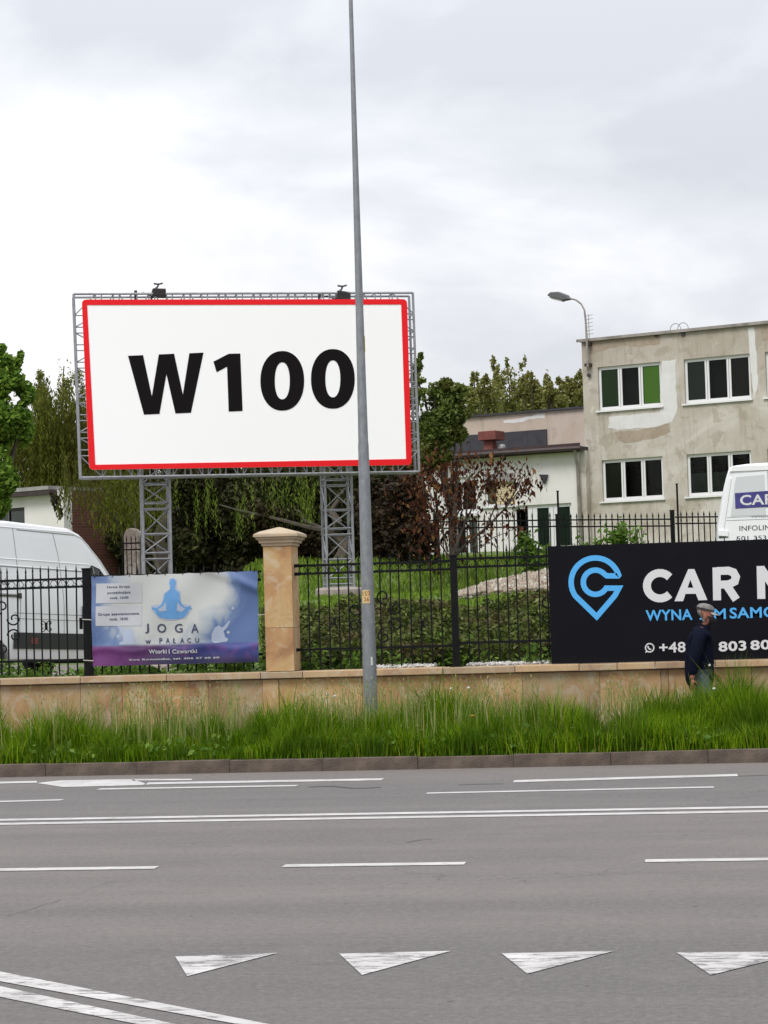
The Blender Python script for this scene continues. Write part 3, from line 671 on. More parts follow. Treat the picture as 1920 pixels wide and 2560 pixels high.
for e in range(4):
    A, B = fo[e], fo[(e+1) % 4]; C_, D_ = fi_[e], fi_[(e+1) % 4]; L = (Vector(B)-Vector(A)).length; npd = max(2, int(round((L-.8)/.335)))
    for k in range(npd+1):
        for off in ((0, .33) if k < npd else (0,)):
            t = (.4+(k+off)*(L-.8)/npd)/L; ti = ((k+off)/npd)
            a = lerp2(A, B, t); b = lerp2(C_, D_, ti); brace(frame, (a[0], 0, a[1]), (b[0], 0, b[1]))
            if off == 0: brace(frame, (a[0], 0, a[1]), (a[0], .42, a[1]))
        if k < npd:
            t0, t1 = (.4+(k+.33)*(L-.8)/npd)/L, (.4+(k+1)*(L-.8)/npd)/L; i0, i1 = (k+.33)/npd, (k+1)/npd
            a, b = (lerp2(A, B, t0), lerp2(C_, D_, i1)) if k % 2 else (lerp2(C_, D_, i0), lerp2(A, B, t1)); brace(frame, (a[0], 0, a[1]), (b[0], 0, b[1]))
    a, b = fo[e], fi_[e]; brace(frame, (a[0], 0, a[1]), (b[0], 0, b[1])) if 0 else None
    p = lerp2(A, B, .40/L); q = lerp2(A, fo[e-1], .40/(Vector(fo[e-1])-Vector(A)).length); brace(frame, (p[0], 0, p[1]), (q[0], 0, q[1]))
# struts between the towers and the panel back
for (pxa, pxb, zbot) in ((356, 424, None), (813, 879, None)):
    x0 = bq(pxa, 1230, .47)[0]; x1 = bq(pxb, 1230, .47)[0]; zt_ = bq(500, 740)[1]-.05; zb2 = bq(500, 1188)[1]
    wx = BF.p + BF.u*((x0+x1)/2) + BF.n*.3; gz = float(hgt(wx.x, wx.y))
    if pxa > 700: gz = bq(845, 1467)[1]
    else: gz = gz+.15
    tw = MB(); 
    for x in (x0, x1):
        for y in (.03, .03+abs(x1-x0)): tw.tube([(x, y+.44, gz), (x, y+.44, zt_)], .026, 6)
    tw = tw.build('tower', M['truss'], bb); w_ = x1-x0; yo = .47
    z = gz+.06; k = 0
    while z < zt_-.45:
        for (xa, ya, xb, yb) in ((x0, 0, x1, 0), (x1, 0, x1, w_), (x0, w_, x1, w_), (x0, 0, x0, w_)):
            brace(tw, (xa, ya+yo, z), (xb, yb+yo, z), .014); brace(tw, (xa, ya+yo, z+.115), (xb, yb+yo, z+.115), .014) if k % 2 == 0 else None
            zl = z+(.115 if k % 2 == 0 else 0); zh = z+.47
            if (k+(1 if (ya == 0 and yb == 0) else 0)) % 2: brace(tw, (xa, ya+yo, zl), (xb, yb+yo, zh), .013)
            else: brace(tw, (xb, yb+yo, zl), (xa, ya+yo, zh), .013)
        z += .47; k += 1
    MB().box(x0-.04, x1+.04, yo-.04, yo+w_+.04, gz-.005, gz+.015).build('foot_plate', M['truss'], bb)
    pad = MB(); cxx, cyy = (x0+x1)/2, yo+w_/2
    pad.lathe([(.46, -.9), (.46, -.04), (.42, .0)], (cxx, cyy, gz-.006), 14); pad.build('concrete_footing', M['concrete'], bb, bevel=.01)
# floodlights on the top chord
def flood(px, py, w, h, lab, tilt):
    s, z = bq(px, py, .1); o = BF.empty('floodlight', 0); o.location = (BF.p.x+BF.u.x*s+BF.n.x*.1, BF.p.y+BF.u.y*s+BF.n.y*.1, z); tag(o, lab, 'floodlight', 'floodlights on top of the billboard frame')
    hb = MB().prism([(-w/2, -h*.45), (-w*.42, -h/2), (w*.45, -h/2), (w/2, -h*.2), (w*.48, h/2), (-w*.45, h*.5), (-w/2, h*.35)], -.12, .14).build('housing', M['dark'], o, bevel=.012); hb.rotation_euler = (0, R(tilt), 0)
    MB().box(-w*.42, w*.42, -.135, -.122, -h*.4, h*.35).build('lens', M['room'], hb)
    MB().tube([(-w*.3, 0, h*.5), (-.02, 0, h*.8), (0, 0, h*1.15)], .02, 6).tube([(-w*.35, 0, h*1.2), (0, 0, h*1.12), (w*.3, 0, h*1.25)], .018, 6).build('bracket', M['dark'], o)
    MB().tube([(-w*.55, 0, -h*.3), (-w*1.1, 0, h*.05), (-w*1.6, 0, -.02)], .016, 6).tube([(w*.5, 0, -h*.2), (w*.62, 0, -h*1.3)], .018, 6).tube([(-w*1.65, 0, h*.35), (-w*1.65, 0, -h*1.5)], .03, 6).tube([(-w*.5, .02, -h*.3), (-w*.6, .02, -h*1.6)], .02, 6).build('mounting_arm', M['dark'], o)
flood(397, 733, .26, .15, 'boxy dark floodlight on the billboard frame above the W', 2)
flood(857, 741, .27, .17, 'tilted dark floodlight on the billboard frame beside the lamp post', 8)
# ================================================================ black sign board
SY = 25.99
sf = lambda px, py: ((lambda q: (q.x, q.z))(aty(px, py, SY-.035)))
tl, trr = sf(1368.8, 1366), sf(1920, 1348); bl, brr = sf(1379.7, 1662.5), sf(1920, 1650)
ex = 2.1; zt2 = trr[1]+(trr[1]-tl[1])/(trr[0]-tl[0])*ex; xr = trr[0]+ex
sg = empty('advertising_board', (0, SY, 0)); tag(sg, 'long black advertising board with blue pin logo and white lettering on the fence', 'sign')
zbl = .978
MB().prism([(tl[0], tl[1]), (xr, zt2), (xr, zbl), (tl[0]+.004, zbl)], -.035, 0).build('board', M['black_board'], sg)
for px in (1367, 1560, 1760, 1930):
    MB().box(sf(px, 1500)[0]+.06, sf(px, 1500)[0]+.10, .002, .07, 1.0, 2.3).build('batten', M['dark'], sg)
c5 = lambda x, y: sf(x/2.765+1320, y/2.765+1180)
yf, yb_ = -.0385, -.0355
ctr = arc(466, 762, 84, 84, 40, 320, 22)
ctr = [(x, 1524-z) for x, z in ctr]  # image y grows downward
top = [(540, 718), (632, 718)]
oa = [(466+168*math.cos(R(a)), 762-168*math.sin(R(a))) for a in np.linspace(17, 214, 26)]
path = [(466+84*math.cos(R(a)), 762-84*math.sin(R(a))) for a in np.linspace(318, 42, 22)]
path = path + [(545, 718), (622, 718)] + oa + [(475, 1000), (600, 855), (628, 803), (540, 803)]
Lp, Qp = stroke([c5(*p) for p in path], 37/2.765*26/F, True)
MB().strip(Lp, Qp, yf, yb_, True).build('pin_logo', M['cyan'], sg)
w_ = 54/2.765*26/F
def glyph(strokes, mat, name='letter', w=None):
    m = MB()
    for i, s_ in enumerate(strokes):
        L_, Q_ = stroke([c5(*p) for p in s_], w or w_); m.strip(L_, Q_, yf-.0004*i, yb_)
    return m.build(name, mat, sg)
glyph([[(912+90*math.cos(R(a)), 786-88*math.sin(R(a))) for a in np.linspace(42, 318, 22)]], M['print_white'])
def polyg(polys, mat, holes=None):
    m = MB()
    for i, p in enumerate(polys): m.prism([c5(*q) for q in p], yf-.0004*i, yb_)
    return m.build('letter', mat, sg)
polyg([[(1012, 893), (1108, 671), (1150, 671), (1135, 705), (1072, 893)], [(1113, 671), (1150, 671), (1240, 885), (1178, 887), (1120, 740)], [(1082, 800), (1195, 800), (1208, 842), (1072, 842)]], M['print_white'])
glyph([[(1303, 660), (1307, 887)], [(1303, 685), (1385, 682), (1420, 694), (1437, 725), (1428, 757), (1390, 776), (1305, 780)], [(1368, 775), (1440, 883)]], M['print_white'])
glyph([[(1608, 650), (1613, 877)], [(1608, 664), (1745, 860)], [(1748, 645), (1752, 872)]], M['print_white'])
def split_letters(ob, name='letter'):
    "one object per character"
    me = ob.data; par = list(range(len(me.vertices)))
    def fd(a):
        while par[a] != a: par[a] = par[par[a]]; a = par[a]
        return a
    for e in me.edges: par[fd(e.vertices[0])] = fd(e.vertices[1])
    isl = {}
    for v in me.vertices: isl.setdefault(fd(v.index), []).append(v.co.x)
    rs = sorted((min(x), max(x), k) for k, x in isl.items()); groups = []
    for a, b, k in rs:
        if groups and a < groups[-1][1]-.003: groups[-1][1] = max(groups[-1][1], b); groups[-1][2].add(k)
        else: groups.append([a, b, {k}])
    for a, b, ks in groups:
        m = MB(); mp_ = {}
        for f in me.polygons:
            if fd(f.vertices[0]) in ks:
                for i in f.vertices:
                    if i not in mp_: mp_[i] = len(m.v); m.v.append(tuple(me.vertices[i].co))
                m.f.append(tuple(mp_[i] for i in f.vertices))
        m.build(name, me.materials[0], ob.parent)
    bpy.data.objects.remove(ob)
def t5(body, x0, y0, x1, y1, x1y, mat, bold):
    "x0,y0 = bottom left, x1,y1 = top right, x1y = bottom right y"
    a = c5(x0, y0); b = c5(x1, y1); d = c5(x1, x1y); ob = fit_text(body, None, (a[0], a[1], b[0], a[1]+(b[1]-d[1])), mat, sg, yf, bold, slope=d[1]-a[1]); split_letters(ob)
t5('WYNA', 815, 1030, 1135, 947, 1022, M['cyan'], .02); t5('JE', 1186, 1021, 1262, 945, 1019, M['cyan'], .02); t5('M', 1285, 1018, 1366, 943, 1016, M['cyan'], .012); t5('SAMO', 1395, 1014, 1718, 928, 1004, M['cyan'], .02)
t5('+48', 908, 1251, 1088, 1173, 1246, M['print_white'], .018); t5('803', 1318, 1243, 1508, 1164, 1234, M['print_white'], .03); t5('80', 1538, 1232, 1672, 1158, 1226, M['print_white'], .03)
ph = [(841+29*math.cos(R(a)), 1215-29*math.sin(R(a))) for a in np.linspace(0, 350, 22)]
Lp, Qp = stroke([c5(*p) for p in ph], 8/2.765*26/F, True); m = MB().strip(Lp, Qp, yf, yb_, True); m.prism([c5(*p) for p in [(818, 1232), (809, 1250), (832, 1243)]], yf-.0004, yb_)
Lp, Qp = stroke([c5(*p) for p in [(829, 1203), (831, 1214), (840, 1224), (852, 1228)]], 9/2.765*26/F); m.strip(Lp, Qp, yf-.0002, yb_); m.build('phone_icon', M['print_white'], sg)
# ================================================================ yoga banner
BY = 25.985
bf = lambda px, py: ((lambda q: (q.x, q.z))(aty(px, py, BY)))
TL, TR, BL, BR = bf(229, 1440.7), bf(644.7, 1426.4), bf(233, 1665.6), bf(647.7, 1655)
def sag(x, z):
    u = (x-TL[0])/(TR[0]-TL[0]); w = (z-BL[1])/(TL[1]-BL[1])
    d = .016*math.sin(u*9+w*4)*math.sin(w*3.1)+.020*math.exp(-((w-1.55+u*.75)/.05)**2)*max(0, min(1, (u-.45)*4))+.016*math.exp(-((w-1.95+u*1.15)/.06)**2)*max(0, min(1, (u-.5)*4))
    d += .011*math.sin(u*27+2*w)*max(0, w-.75)*2 + .008*math.sin(u*17-w*9) + .012*math.exp(-((w-.17-.02*math.sin(u*20))/.035)**2)
    return -.02-d
g = NT('banner_print'); sp = g.n('ShaderNodeSeparateXYZ'); g.l(g.co.outputs['Object'], sp.inputs[0])
U = g.math('DIVIDE', g.math('SUBTRACT', sp.outputs['X'], TL[0]), TR[0]-TL[0]); Wd = g.math('DIVIDE', g.math('SUBTRACT', sp.outputs['Z'], BL[1]), TL[1]-BL[1])
cl = g.noise(3.2, 4, .55, .8)
def gauss(ax, az, sx, sz):
    a = g.math('POWER', g.math('DIVIDE', g.math('SUBTRACT', U, ax), sx), 2); b = g.math('POWER', g.math('DIVIDE', g.math('SUBTRACT', Wd, az), sz), 2)
    return g.math('POWER', 2.718, g.math('MULTIPLY', g.math('ADD', a, b), -1))
gl_ = gauss(.40, .72, .36, .75); gl2 = gauss(.74, .78, .15, .25)
f = g.math('ADD', gl_, g.math('MULTIPLY', g.math('SUBTRACT', cl, .5), .7)); f = g.math('ADD', f, g.math('MULTIPLY', gl2, .5))
c = g.ramp(f, [(.22, (.085, .14, .30)), (.72, (.49, .50, .48)), (.38, (.14, .205, .36)), (.52, (.34, .385, .43))])
pl = g.ramp(U, [(.05, (.13, .028, .14)), (.95, (.055, .07, .26)), (.38, (.06, .022, .09)), (.62, (.035, .04, .16))])
pl = g.mix(g.math('MULTIPLY', g.mask(cl, .5, .68), .55), pl, (.22, .07, .25))
dk_ = g.math('MULTIPLY', g.math('SUBTRACT', 1, g.mask(Wd, .02, .13), clamp=True), g.mask(U, .15, .4)); pl = g.mix(g.math('MULTIPLY', dk_, .85), pl, (.012, .010, .04))
c = g.mix(g.math('SUBTRACT', 1, g.mask(Wd, .205, .235), clamp=True), c, pl); g.col(c); g.rough(.42); M['banner'] = g.m
ban = empty('yoga_banner', (0, BY, 0)); tag(ban, 'blue and purple vinyl banner reading JOGA w PALACU tied to the fence', 'banner')
nx, nz = 110, 50; vs = []; 
for j in range(nz+1):
    for i in range(nx+1):
        u, w = i/nx, j/nz; x = (BL[0]*(1-u)+BR[0]*u)*(1-w)+(TL[0]*(1-u)+TR[0]*u)*w; z = (BL[1]*(1-u)+BR[1]*u)*(1-w)+(TL[1]*(1-u)+TR[1]*u)*w
        z += .008*abs(math.sin(u*8.5*math.pi))*(w > .98)*-1; vs.append((x, sag(x, z), z))
fs = [(j*(nx+1)+i, j*(nx+1)+i+1, (j+1)*(nx+1)+i+1, (j+1)*(nx+1)+i) for j in range(nz) for i in range(nx)]
m = MB(); m.add(vs, fs); m.build('vinyl_sheet', M['banner'], ban, smooth=True)
c3 = lambda x, y: bf(x/3.318+180, y/3.318+1400)   # crop used for measuring the banner
def dense(poly, n=6):
    o = []; m_ = len(poly)
    for i in range(m_):
        a, b = poly[i], poly[(i+1) % m_]
        for k in range(n): o.append((a[0]+(b[0]-a[0])*k/n, a[1]+(b[1]-a[1])*k/n))
    return o
def decal(pxpoly, mat, name, off=-.004):
    poly = [c3(*p) for p in dense(pxpoly, 2)]
    from mathutils.geometry import tessellate_polygon
    bm = bmesh.new(); vv = [bm.verts.new((p[0], 0, p[1])) for p in poly]
    for t3 in tessellate_polygon([[Vector((p[0], p[1], 0)) for p in poly]]):
        try: bm.faces.new([vv[i] for i in t3])
        except ValueError: pass
    for axis, lo, hi in ((0, TL[0], TR[0]), (2, BL[1], TL[1])):
        for q in np.arange(lo, hi, .03):
            co = Vector((0, 0, 0)); co[axis] = q; no = Vector((0, 0, 0)); no[axis] = 1
            bmesh.ops.bisect_plane(bm, geom=bm.verts[:]+bm.edges[:]+bm.faces[:], plane_co=co, plane_no=no)
    for v_ in bm.verts: v_.co.y = sag(v_.co.x, v_.co.z)+off
    me = bpy.data.meshes.new(name); bm.to_mesh(me); bm.free(); me.materials.append(mat); return link(name, me, ban)
M['sheet'] = flat('white_paper', (.46, .465, .49), .5); M['sil'] = flat('blue_silhouette', (.115, .29, .55), .45, var=.15, vscale=4); M['navy'] = flat('navy_print', (.035, .045, .10), .5); M['palewhite'] = flat('pale_print', (.36, .41, .52), .5)
decal([(203, 196), (580, 190), (582, 355), (203, 360)], M['sheet'], 'white_notice'); decal([(203, 385), (582, 378), (580, 545), (203, 548)], M['sheet'], 'white_notice')
halo = [(838,146),(876,165),(874,230),(905,262),(905,360),(985,375),(1000,400),(950,480),(860,500),(780,498),(720,485),(660,415),(665,375),(745,370),(765,280),(815,240),(808,160)]
decal(halo, M['palewhite'], 'halo_print', -.003)
fig = [(840,153),(862,168),(868,190),(862,215),(860,240),(880,260),(897,275),(900,320),(915,365),(945,392),(975,385),(990,373),(985,390),(1000,400),(975,412),(965,440),(930,478),(880,490),(780,488),(730,475),(700,445),(688,418),(668,410),(662,385),(680,395),(712,396),(745,370),(765,330),(775,278),(800,262),(822,240),(820,215),(812,190),(820,165)]
decal(fig, M['sil'], 'meditating_figure', -.005)
decal([(785, 350), (790, 420), (735, 428), (718, 408), (757, 385)], M['palewhite'], 'print_gap', -.007); decal([(882, 350), (873, 418), (915, 432), (945, 405), (905, 380)], M['palewhite'], 'print_gap', -.007)
for pts in ([(382,548),(400,543),(440,595),(470,565),(500,580),(505,600),(525,655),(520,670),(540,690),(540,700),(400,703),(398,685),(430,672),(425,620)], [(1305,503),(1316,508),(1290,560),(1262,590),(1275,640),(1300,655),(1290,675),(1190,690),(1160,675),(1165,610),(1190,560),(1225,540),(1245,562),(1265,550)]):
    decal(pts, M['palewhite'], 'pale_figure', -.0035)
for cx, cy in ((1295, 188), (1336, 400), (385, 632), (1300, 600)):
    decal([(cx+13*math.cos(a), cy+13*math.sin(a)) for a in np.linspace(0, 5.6, 8)], M['palewhite'], 'light_spot', -.0032)
def bt(body, x0, y0, x1, y1, mat, bold=0, slope=-8):
    a, b = c3(x0, y0), c3(x1, y1); fit_text(body, None, (a[0], a[1], b[0], b[1]), mat, ban, -.0065, bold, fn=sag)
bt('Nowa Grupa', 295, 240, 485, 210, M['navy'], .02); bt('początkująca', 298, 288, 488, 256, M['navy'], .02); bt('godz. 16:00', 318, 330, 470, 300, M['navy'], .02)
bt('Grupa zaawansowana', 222, 470, 558, 430, M['navy'], .02); bt('godz. 18:00', 315, 510, 466, 475, M['navy'], .02)
for ch, xa, xb in (('J', 610, 640), ('O', 710, 782), ('G', 855, 920), ('A', 995, 1055)): bt(ch, xa, 608 if ch == 'J' else 604, xb, 528, M['navy'], .012)
for ch, xa, xb, y0 in (('w', 613, 655, 696), ('P', 726, 750, 692), ('A', 780, 812, 690), ('Ł', 838, 862, 690), ('A', 902, 934, 688), ('C', 960, 990, 686), ('U', 1028, 1058, 684)): bt(ch, xa, y0, xb, 664 if ch == 'w' else 646, M['navy'], .02)
bt('Wtorki', 640, 778, 790, 738, M['sheet'], .03); bt('i', 806, 777, 815, 737, M['sheet'], .03); bt('Czwartki', 836, 777, 1042, 736, M['sheet'], .03); bt('Ewa Rogumsko, tel. 606 57 60 60', 480, 840, 1225, 800, M['sheet'], .02)
M['grey_string'] = flat('tie_cord', (.45, .43, .40), .8)
m = MB()
for u in np.linspace(.02, .98, 10):
    x = TL[0]+(TR[0]-TL[0])*u; z = TL[1]+(TR[1]-TL[1])*u; MB().tube([(x, sag(x, z)-.002, z-.02), (x, -.03, z+.02), (x+.005, .10, z+.015)], .005, 5).build('grommet_tie', M['iron'], ban)
for z in (1.66, 1.16): MB().tube([(TL[0]+.01, -.03, z), (TL[0]-.13, -.0, z+.01)], .006, 5).build('tie_cord', M['grey_string'], ban)
for z in (1.66,): MB().tube([(TR[0]-.01, -.03, z), (TR[0]+.10, -.0, z+.005)], .006, 5).build('tie_cord', M['grey_string'], ban)
# ================================================================ buildings
def plaster(name, base, pale, dirt, k=1.0, scale=.5, top=None):
    g = NT(name); big = g.noise(scale, 5, .6, .8, loc=(3, 1, 7)); mid = g.noise(1.7*scale/.5, 7, .68, .5); st = g.noise(2.2, 5, .7, .3, sc3=(1.6, 1.6, .16)); fi = g.noise(14, 5, .75)
    c = g.mix(g.mask(big, .42, .60), base, pale)
    c = g.mix(g.math('MULTIPLY', g.mask(mid, .53, .60), .75*k), c, dirt)
    c = g.mix(g.math('MULTIPLY', g.mask(mid, .36, .30), .6*k), c, tuple(min(1, q*1.25) for q in pale))
    c = g.mix(g.math('MULTIPLY', g.mask(st, .54, .70), .6*k), c, tuple(q*.75 for q in dirt))
    c = g.mix(g.math('MULTIPLY', g.mask(fi, .60, .75), .4*k), c, tuple(q*.6 for q in dirt))
    if top:   # rain-soaked render under the parapet
        sz = g.n('ShaderNodeSeparateXYZ'); g.l(g.co.outputs['Object'], sz.inputs[0]); zz_ = g.math('ADD', sz.outputs['Z'], g.math('MULTIPLY', g.math('SUBTRACT', mid, .5), 2.6))
        c = g.mix(g.math('MULTIPLY', g.mask(zz_, top[1], top[0]), .5), c, (.33, .27, .21)); run = g.noise(3.0, 5, .7, .2, sc3=(1.5, 1.5, .06)); c = g.mix(g.math('MULTIPLY', g.mask(run, .56, .66), .35), c, (.26, .20, .15))
        c = g.mix(g.math('MULTIPLY', g.mask(g.noise(5, 6, .75, 1.2), .60, .63), .6), c, (.60, .56, .50))
    g.col(c); g.rough(.92); g.bump(fi, .35, .02); return g.m
M['plaster_old'] = plaster('weathered_plaster', (.44, .40, .335), (.56, .525, .47), (.34, .285, .225), .85, top=(10.2, 8.4))
M['plaster_white'] = plaster('white_plaster', (.70, .68, .645), (.74, .72, .69), (.62, .59, .54), .3)
M['plaster_pink'] = plaster('pink_plaster', (.48, .39, .325), (.52, .44, .38), (.40, .32, .26), .7)
M['patch'] = plaster('fresh_white_render', (.64, .625, .61), (.68, .67, .66), (.58, .56, .53), .4, 1.0)
M['patch_brown'] = plaster('bare_brown_render', (.33, .265, .20), (.38, .31, .24), (.27, .21, .16), .8, 2.0)
M['tarred'] = flat('bitumen_felt', (.035, .034, .042), .7, var=.25, vscale=3)
M['gutter'] = flat('brown_gutter', (.042, .024, .022), .55, var=.3, vscale=4)
M['zinc'] = flat('zinc_pipe', (.33, .32, .30), .55, .3, var=.2, vscale=5)
M['rustpipe'] = flat('stained_downpipe', (.26, .23, .21), .7, var=.35, vscale=3)
M['rustred'] = flat('red_oxide_paint', (.17, .045, .032), .75, var=.25, vscale=5)
M['green_blind'] = flat('green_blind', (.30, .66, .07), .7)
M['cream'] = flat('cream_blind', (.62, .52, .32), .7)
M['greysheet'] = flat('grey_pane_sheet', (.07, .075, .07), .8)
def wall_openings(x0, x1, z0, z1, holes, y0=0.0, y1=.3):
    "wall slab with rectangular holes (xa, xb, za, zb)"
    xs = sorted({x0, x1, *[h[0] for h in holes], *[h[1] for h in holes]}); zs = sorted({z0, z1, *[h[2] for h in holes], *[h[3] for h in holes]})
    xs = [x for x in xs if x0 <= x <= x1]; zs = [z for z in zs if z0 <= z <= z1]
    solid = lambda i, j: 0 <= i < len(xs)-1 and 0 <= j < len(zs)-1 and not any(h[0]-1e-6 <= xs[i] and xs[i+1] <= h[1]+1e-6 and h[2]-1e-6 <= zs[j] and zs[j+1] <= h[3]+1e-6 for h in holes)
    m = MB(); idx = {}
    def V(i, j, k):
        if (i, j, k) not in idx: idx[(i, j, k)] = len(m.v); m.v.append((xs[i], (y0, y1)[k], zs[j]))
        return idx[(i, j, k)]
    for i in range(len(xs)-1):
        for j in range(len(zs)-1):
            if not solid(i, j): continue
            m.f.append((V(i,j,0), V(i+1,j,0), V(i+1,j+1,0), V(i,j+1,0))); m.f.append((V(i,j,1), V(i,j+1,1), V(i+1,j+1,1), V(i+1,j,1)))
            for di, dj, (a, b) in ((-1, 0, ((i,j),(i,j+1))), (1, 0, ((i+1,j),(i+1,j+1))), (0, -1, ((i,j),(i+1,j))), (0, 1, ((i,j+1),(i+1,j+1)))):
                if not solid(i+di, j+dj): m.f.append((V(*a,0), V(*b,0), V(*b,1), V(*a,1)))
    return m
def window(par, xa, xb, za, zb, n=3, y=.12, blinds=None, fw=.085, mull=.15, sill=True, lab=None, frame=None):
    fmat = frame or M['pvc']
    m = MB(); cuts = [xa]; W_ = xb-xa; pw = (W_-2*fw-(n-1)*mull)/n
    m.box(xa, xa+fw, y-.03, y+.04, za, zb).box(xb-fw, xb, y-.03, y+.04, za, zb).box(xa+fw, xb-fw, y-.03, y+.04, zb-fw*1.2, zb).box(xa+fw, xb-fw, y-.03, y+.04, za, za+fw*1.4)
    rects = []; x = xa+fw
    for i in range(n):
        rects.append((x, x+pw)); x += pw
        if i < n-1: m.box(x, x+mull, y-.03, y+.04, za+fw*1.4, zb-fw*1.2); x += mull
    w = m.build('window', fmat, par)
    for i in range(1, n):
        c = (rects[i-1][1]+rects[i][0])/2; MB().box(c-.008, c+.008, y-.036, y-.031, za+fw, zb-fw).build('sash_gap', M['rustpipe'], w)
    for i, (a, b) in enumerate(rects):
        za2, zb2 = za+fw*1.4, zb-fw*1.2
        mm = MB().box(a, b, y+.004, y+.012, za2, zb2); mm.build('pane', M['glass'], w)
        g_ = MB(); t = .012; g_.box(a, a+t, y-.012, y+.002, za2, zb2).box(b-t, b, y-.012, y+.002, za2, zb2).box(a+t, b-t, y-.012, y+.002, zb2-t, zb2).box(a+t, b-t, y-.012, y+.002, za2, za2+t); g_.build('glazing_seal', M['blackplastic'], w)
        if blinds and blinds[i]:
            mat_, f0, f1 = blinds[i]; MB().box(a-.01, b+.01, y+.02, y+.028, za2+(zb2-za2)*f0, za2+(zb2-za2)*f1).build('blind', mat_, w)
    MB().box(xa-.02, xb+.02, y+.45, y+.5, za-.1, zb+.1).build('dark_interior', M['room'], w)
    if sill: MB().box(xa-.10, xb+.06, -.075, y-.032, za-.055, za-.002).build('sill', M['pvc'] if frame is None else M['zinc'], w)
    return w
BD = Frame(atd(1461.7, 1100, 75), R(-23.5))
mb_ = BD.empty('office_building', 0); tag(mb_, 'two storey office block with stained grey plaster and white triple windows', 'building')
ztop = BD.at(1461.7, 848)[1]
def rect(l, r, t, b, fr=BD, y=0.0): 
    (sa, z1), (sb, _) = fr.at(l[0], l[1], y), fr.at(r[0], r[1], y); z0 = fr.at(b[0], b[1], y)[1]; return sa, sb, z0, z1
u1 = rect((1494, 919), (1651, 907), 0, (1495, 1028)); u2 = rect((1709, 898), (1874, 884), 0, (1707, 1010)); l1 = rect((1504, 1152), (1656, 1141), 0, (1504, 1254)); l2 = rect((1716, 1135), (1877, 1124), 0, (1714, 1243))
zu0, zu1 = (u1[2]+u2[2])/2, (u1[3]+u2[3])/2; zl0, zl1 = (l1[2]+l2[2])/2, (l1[3]+l2[3])/2
s3u, s3l = BD.at(1914, 930)[0], BD.at(1919, 1150)[0]; W3 = u2[1]-u2[0]
holes = [(u1[0], u1[1], zu0, zu1), (u2[0], u2[1], zu0, zu1), (s3u, s3u+W3, zu0, zu1), (l1[0], l1[1], zl0, zl1), (l2[0], l2[1], zl0, zl1), (s3l, s3l+W3, zl0, zl1)]
gapw = s3u-u2[0]; extra = [(s3u+gapw*k, s3u+gapw*k+W3) for k in (1, 2)]; holes += [(a_, b_, z0_, z1_) for a_, b_ in extra for z0_, z1_ in ((zu0, zu1), (zl0, zl1))]
wall_openings(0, 17, 1.5, ztop-.08, holes).box(0, .3, .301, 11, 1.5, ztop-.08).box(16.7, 17, .301, 11, 1.5, ztop-.08).box(0, 17, 11.001, 11.3, 1.5, ztop-.08).build('wall', M['plaster_old'], mb_)
gb = M['green_blind']
window(mb_, *holes[0], blinds=[(gb, .0, 1) if 0 else (flat('shaded_green_blind', (.045, .115, .018), .8), 0, 1), None, (gb, 0, 1)]); window(mb_, *holes[1], blinds=[(M['greysheet'], 0, 1), None, (bpy.data.materials['maroon_curtain'] if 'maroon_curtain' in bpy.data.materials else flat('maroon_curtain', (.030, .014, .014), .8), 0, 1)]); window(mb_, *holes[2])  # shaded copy of the green blind: dark pane reflection put into the colour
window(mb_, *holes[3], blinds=[(flat('olive_blind', (.05, .05, .032), .8), 0, 1), None, (M['cream'], 0, 0)]); window(mb_, *holes[4], blinds=[(M['greysheet'], 0, .55), (M['greysheet'], 0, .55), None]); window(mb_, *holes[5])  # grey half-height sheets stand in for reflections in the lower panes
for h_ in holes[6:]: window(mb_, *h_)
MB().box(-.12, 17.1, -.10, 11.4, ztop-.08, ztop-.02).build('roof', M['tarred'], mb_); MB().box(-.14, 17.12, -.12, -.101, ztop-.10, ztop+.0).build('roof_edge', M['rustpipe'], mb_)
def patch(px, mat, name='plaster_patch', y=-.004, fr=BD, par=None, jit=.03):
    p = [fr.at(*q) for q in px]; out = []
    for i in range(len(p)):
        a, b = p[i], p[(i+1) % len(p)]; L = math.dist(a, b); k = max(1, int(L/.18))
        for j in range(k):
            t = j/k; e = (0 if j == 0 else 1)*jit; out.append((a[0]+(b[0]-a[0])*t+random.uniform(-e, e), a[1]+(b[1]-a[1])*t+random.uniform(-e, e)))
    return MB().prism(out, y, .0-.0005).build(name, mat, par or mb_)
patch([(1656, 902), (1690, 898), (1692, 1030), (1680, 1055), (1635, 1068), (1590, 1070), (1545, 1075), (1520, 1070), (1522, 1042), (1650, 1031)], M['patch'])
patch([(1536, 1080), (1600, 1075), (1672, 1058), (1675, 1080), (1640, 1095), (1560, 1108), (1545, 1098)], M['patch_brown'], y=-.003)
patch([(1475, 853), (1600, 838), (1655, 833), (1650, 860), (1600, 868), (1560, 862), (1500, 878), (1475, 885)], M['patch_brown'], y=-.003)
patch([(1870, 820), (1885, 818), (1892, 900), (1895, 960), (1884, 1000), (1876, 900)], M['patch'], y=-.003, jit=.02)
patch([(1900, 815), (1925, 812), (1925, 850), (1908, 852), (1904, 836)], M['patch_brown'], y=-.003)
for a, b in (((1641, 833), (1643, 842)), ((1708, 826), (1710, 840))):
    (sa, z1), (sb, z0) = BD.at(*a), BD.at(*b); MB().box(sa-.06, sa+.06, -.05, -.001, z0, z1).build('drain_spout', M['dark'], mb_)
for px, py in ((1474, 938), (1362+0, 0)):
    if py:
        s, z = BD.at(px, py); MB().lathe([(.07, 0), (.07, .04), (.04, .05)], (0, 0, 0), 8).build('vent_hole', M['dark'], mb_, (s, -.05, z)).rotation_euler = (R(90), 0, 0)
